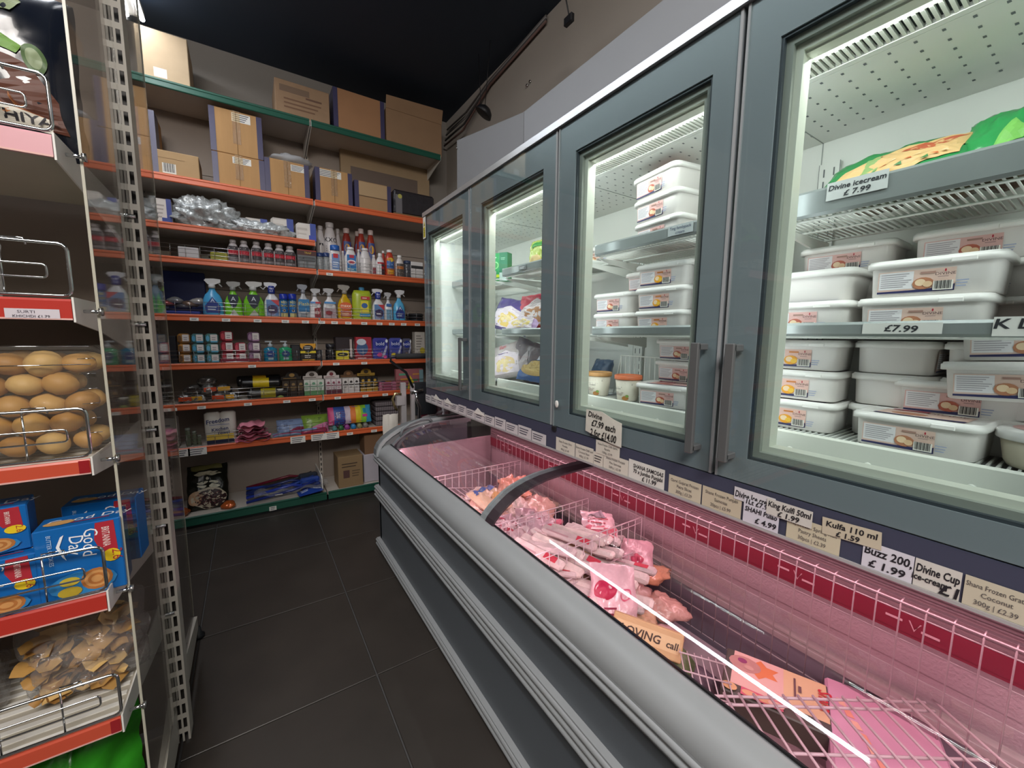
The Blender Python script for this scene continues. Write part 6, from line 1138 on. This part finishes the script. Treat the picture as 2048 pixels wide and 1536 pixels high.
fzbag(905, 945, 640, 1.25, S2, 'small green bag at the back behind the far door', '#8aa86a', [], lean=.9, h=.08, t=.04)
fzbag(890, 940, 730, 1.2, S0, 'pale bag with pink print low behind the far door', '#c9c4c0', [('r', .1, .2, .4, .5, '#b83a5c')], lean=.8, h=.10, t=.05)
fzbag(1180, 1215, 690, 1.33, S0, 'dark blue bag at the back behind the wire basket', '#4a5c74', [], lean=.3, h=.13, t=.06)
# ================================================================== FOLDED TROLLEY behind the freezer end
tr = thing('folded_trolley', 'folded metal trolley with black foam handle beside the freezer', 'trolley', (.86, 2.72, 0))
al = K('#bdb9bb', .4, .3, vary=.05); X_ = lambda px, py: (at(px, py, y=2.72).x-.86, 0, at(px, py, y=2.72).z)
a = X_(806, 765); b = X_(826, 768)
M = MB(); M.box(a[0]-.018, -.015, .10, a[0]+.018, .015, a[2], al, .004); M.build('side_post', tr); M = MB(); M.box(b[0]-.014, .0, .12, b[0]+.014, .03, b[2], al, .004); M.build('side_post', tr)
h0, h1, h2, h3, h4 = X_(826, 775), X_(812, 745), X_(781, 722), X_(783, 713), X_(852, 712)
M = MB(); M.tube([h0, h1, h2, h3, (h3[0]+.03, 0, h3[2]+.0), h4, (h4[0]+.12, 0, h4[2])], .009, K('#1f2023', .35), 8); M.build('bent_handle_tube', tr)
M = MB(); M.tube([(h3[0]+.03, 0, h3[2]), (h4[0]+.12, 0, h4[2])], .02, K('#2a2b2e', .8), 10); M.build('foam_grip', tr)
c0, c1_, c2, c3 = X_(822, 786), X_(846, 779), X_(832, 785), X_(838, 845)
M = MB(); M.tube([c0, c1_], .013, CHROME, 8); M.tube([c2, X_(834, 800), X_(839, 815), c3, (c3[0], 0, .15)], .013, CHROME, 8); M.build('chrome_pipe', tr)
M = MB(); q = X_(845, 785); M.box(q[0]-.055, .03, q[2]-.17, q[0]+.12, .05, q[2]+.07, K('#22262c', .6), .006); M.build('black_seat_pad', tr)
M = MB(); q = X_(792, 800); M.tube([(q[0]+.03, -.02, q[2]+.04), (q[0]-.01, -.02, q[2]+.05), (q[0]-.03, -.02, q[2]+.01), (q[0]-.02, -.02, q[2]-.03), (q[0]+.0, -.02, q[2]-.07)], .009, K('#c9b98a', .25, .9), 8); M.box(q[0]+.0, -.02, q[2]-.04, q[0]+.06, .02, q[2]+.03, al, .004); M.build('latch', tr)
M = MB(); 
for px in (865, 875, 893): q = X_(px, 800); M.tube([(q[0], .06, .08), (q[0], .06, q[2]+.0)], .013, al, 8)
q = X_(850, 812); q2 = X_(905, 800); M.tube([(q[0], .06, q[2]), (q2[0], .06, q2[2])], .011, al, 8); M.tube([(q[0], .06, q[2]-.1), (q2[0], .06, q2[2]-.08)], .011, al, 8); M.build('frame_tubes', tr)
for dx in (-.04, .3): M = MB(); M.lathe([(.03, -.012), (.06, -.012), (.06, .012), (.03, .012)], BLACK, 18, T=Matrix.Translation((dx, 0, .061)) @ Matrix.Rotation(PI/2, 4, 'X')); M.build('wheel', tr)
q = at(832, 850, y=2.66); cb = thing('white_bag', 'white plastic bag hanging beside the trolley post', 'bag', (at(782, 850, y=2.64).x, 2.64, 0))
f5 = pillow_fn(.10, at(785, 828, y=2.64).z, .05, .01, 4); M = MB(); M.pillow(f5, 10, 18, K('#cfc9c0', .5, bump=.4)); M.build('bag_body', cb)
for k, (px, c, w_) in enumerate([(862, '#8c3a4c', .12), (888, '#b89aa0', .10), (930, '#b9b4b0', .16)]):
    q = at(px, 820, y=2.85); sb = thing('bagged_goods', ['dark red wrapped sack standing behind the trolley', 'pinkish wrapped sack standing behind the trolley', 'white tall sack behind the freezer end'][k], 'sack', (q.x, 2.90+.02*k, 0)); f6 = pillow_fn(w_*1.3, .95+.03*k, .10, .015, k)
    M = MB(); M.pillow(f6, 10, 20, K(c, .4, vary=.3, bump=.5, sc=15)); M.build('sack_body', sb)
bpy.context.view_layer.update()
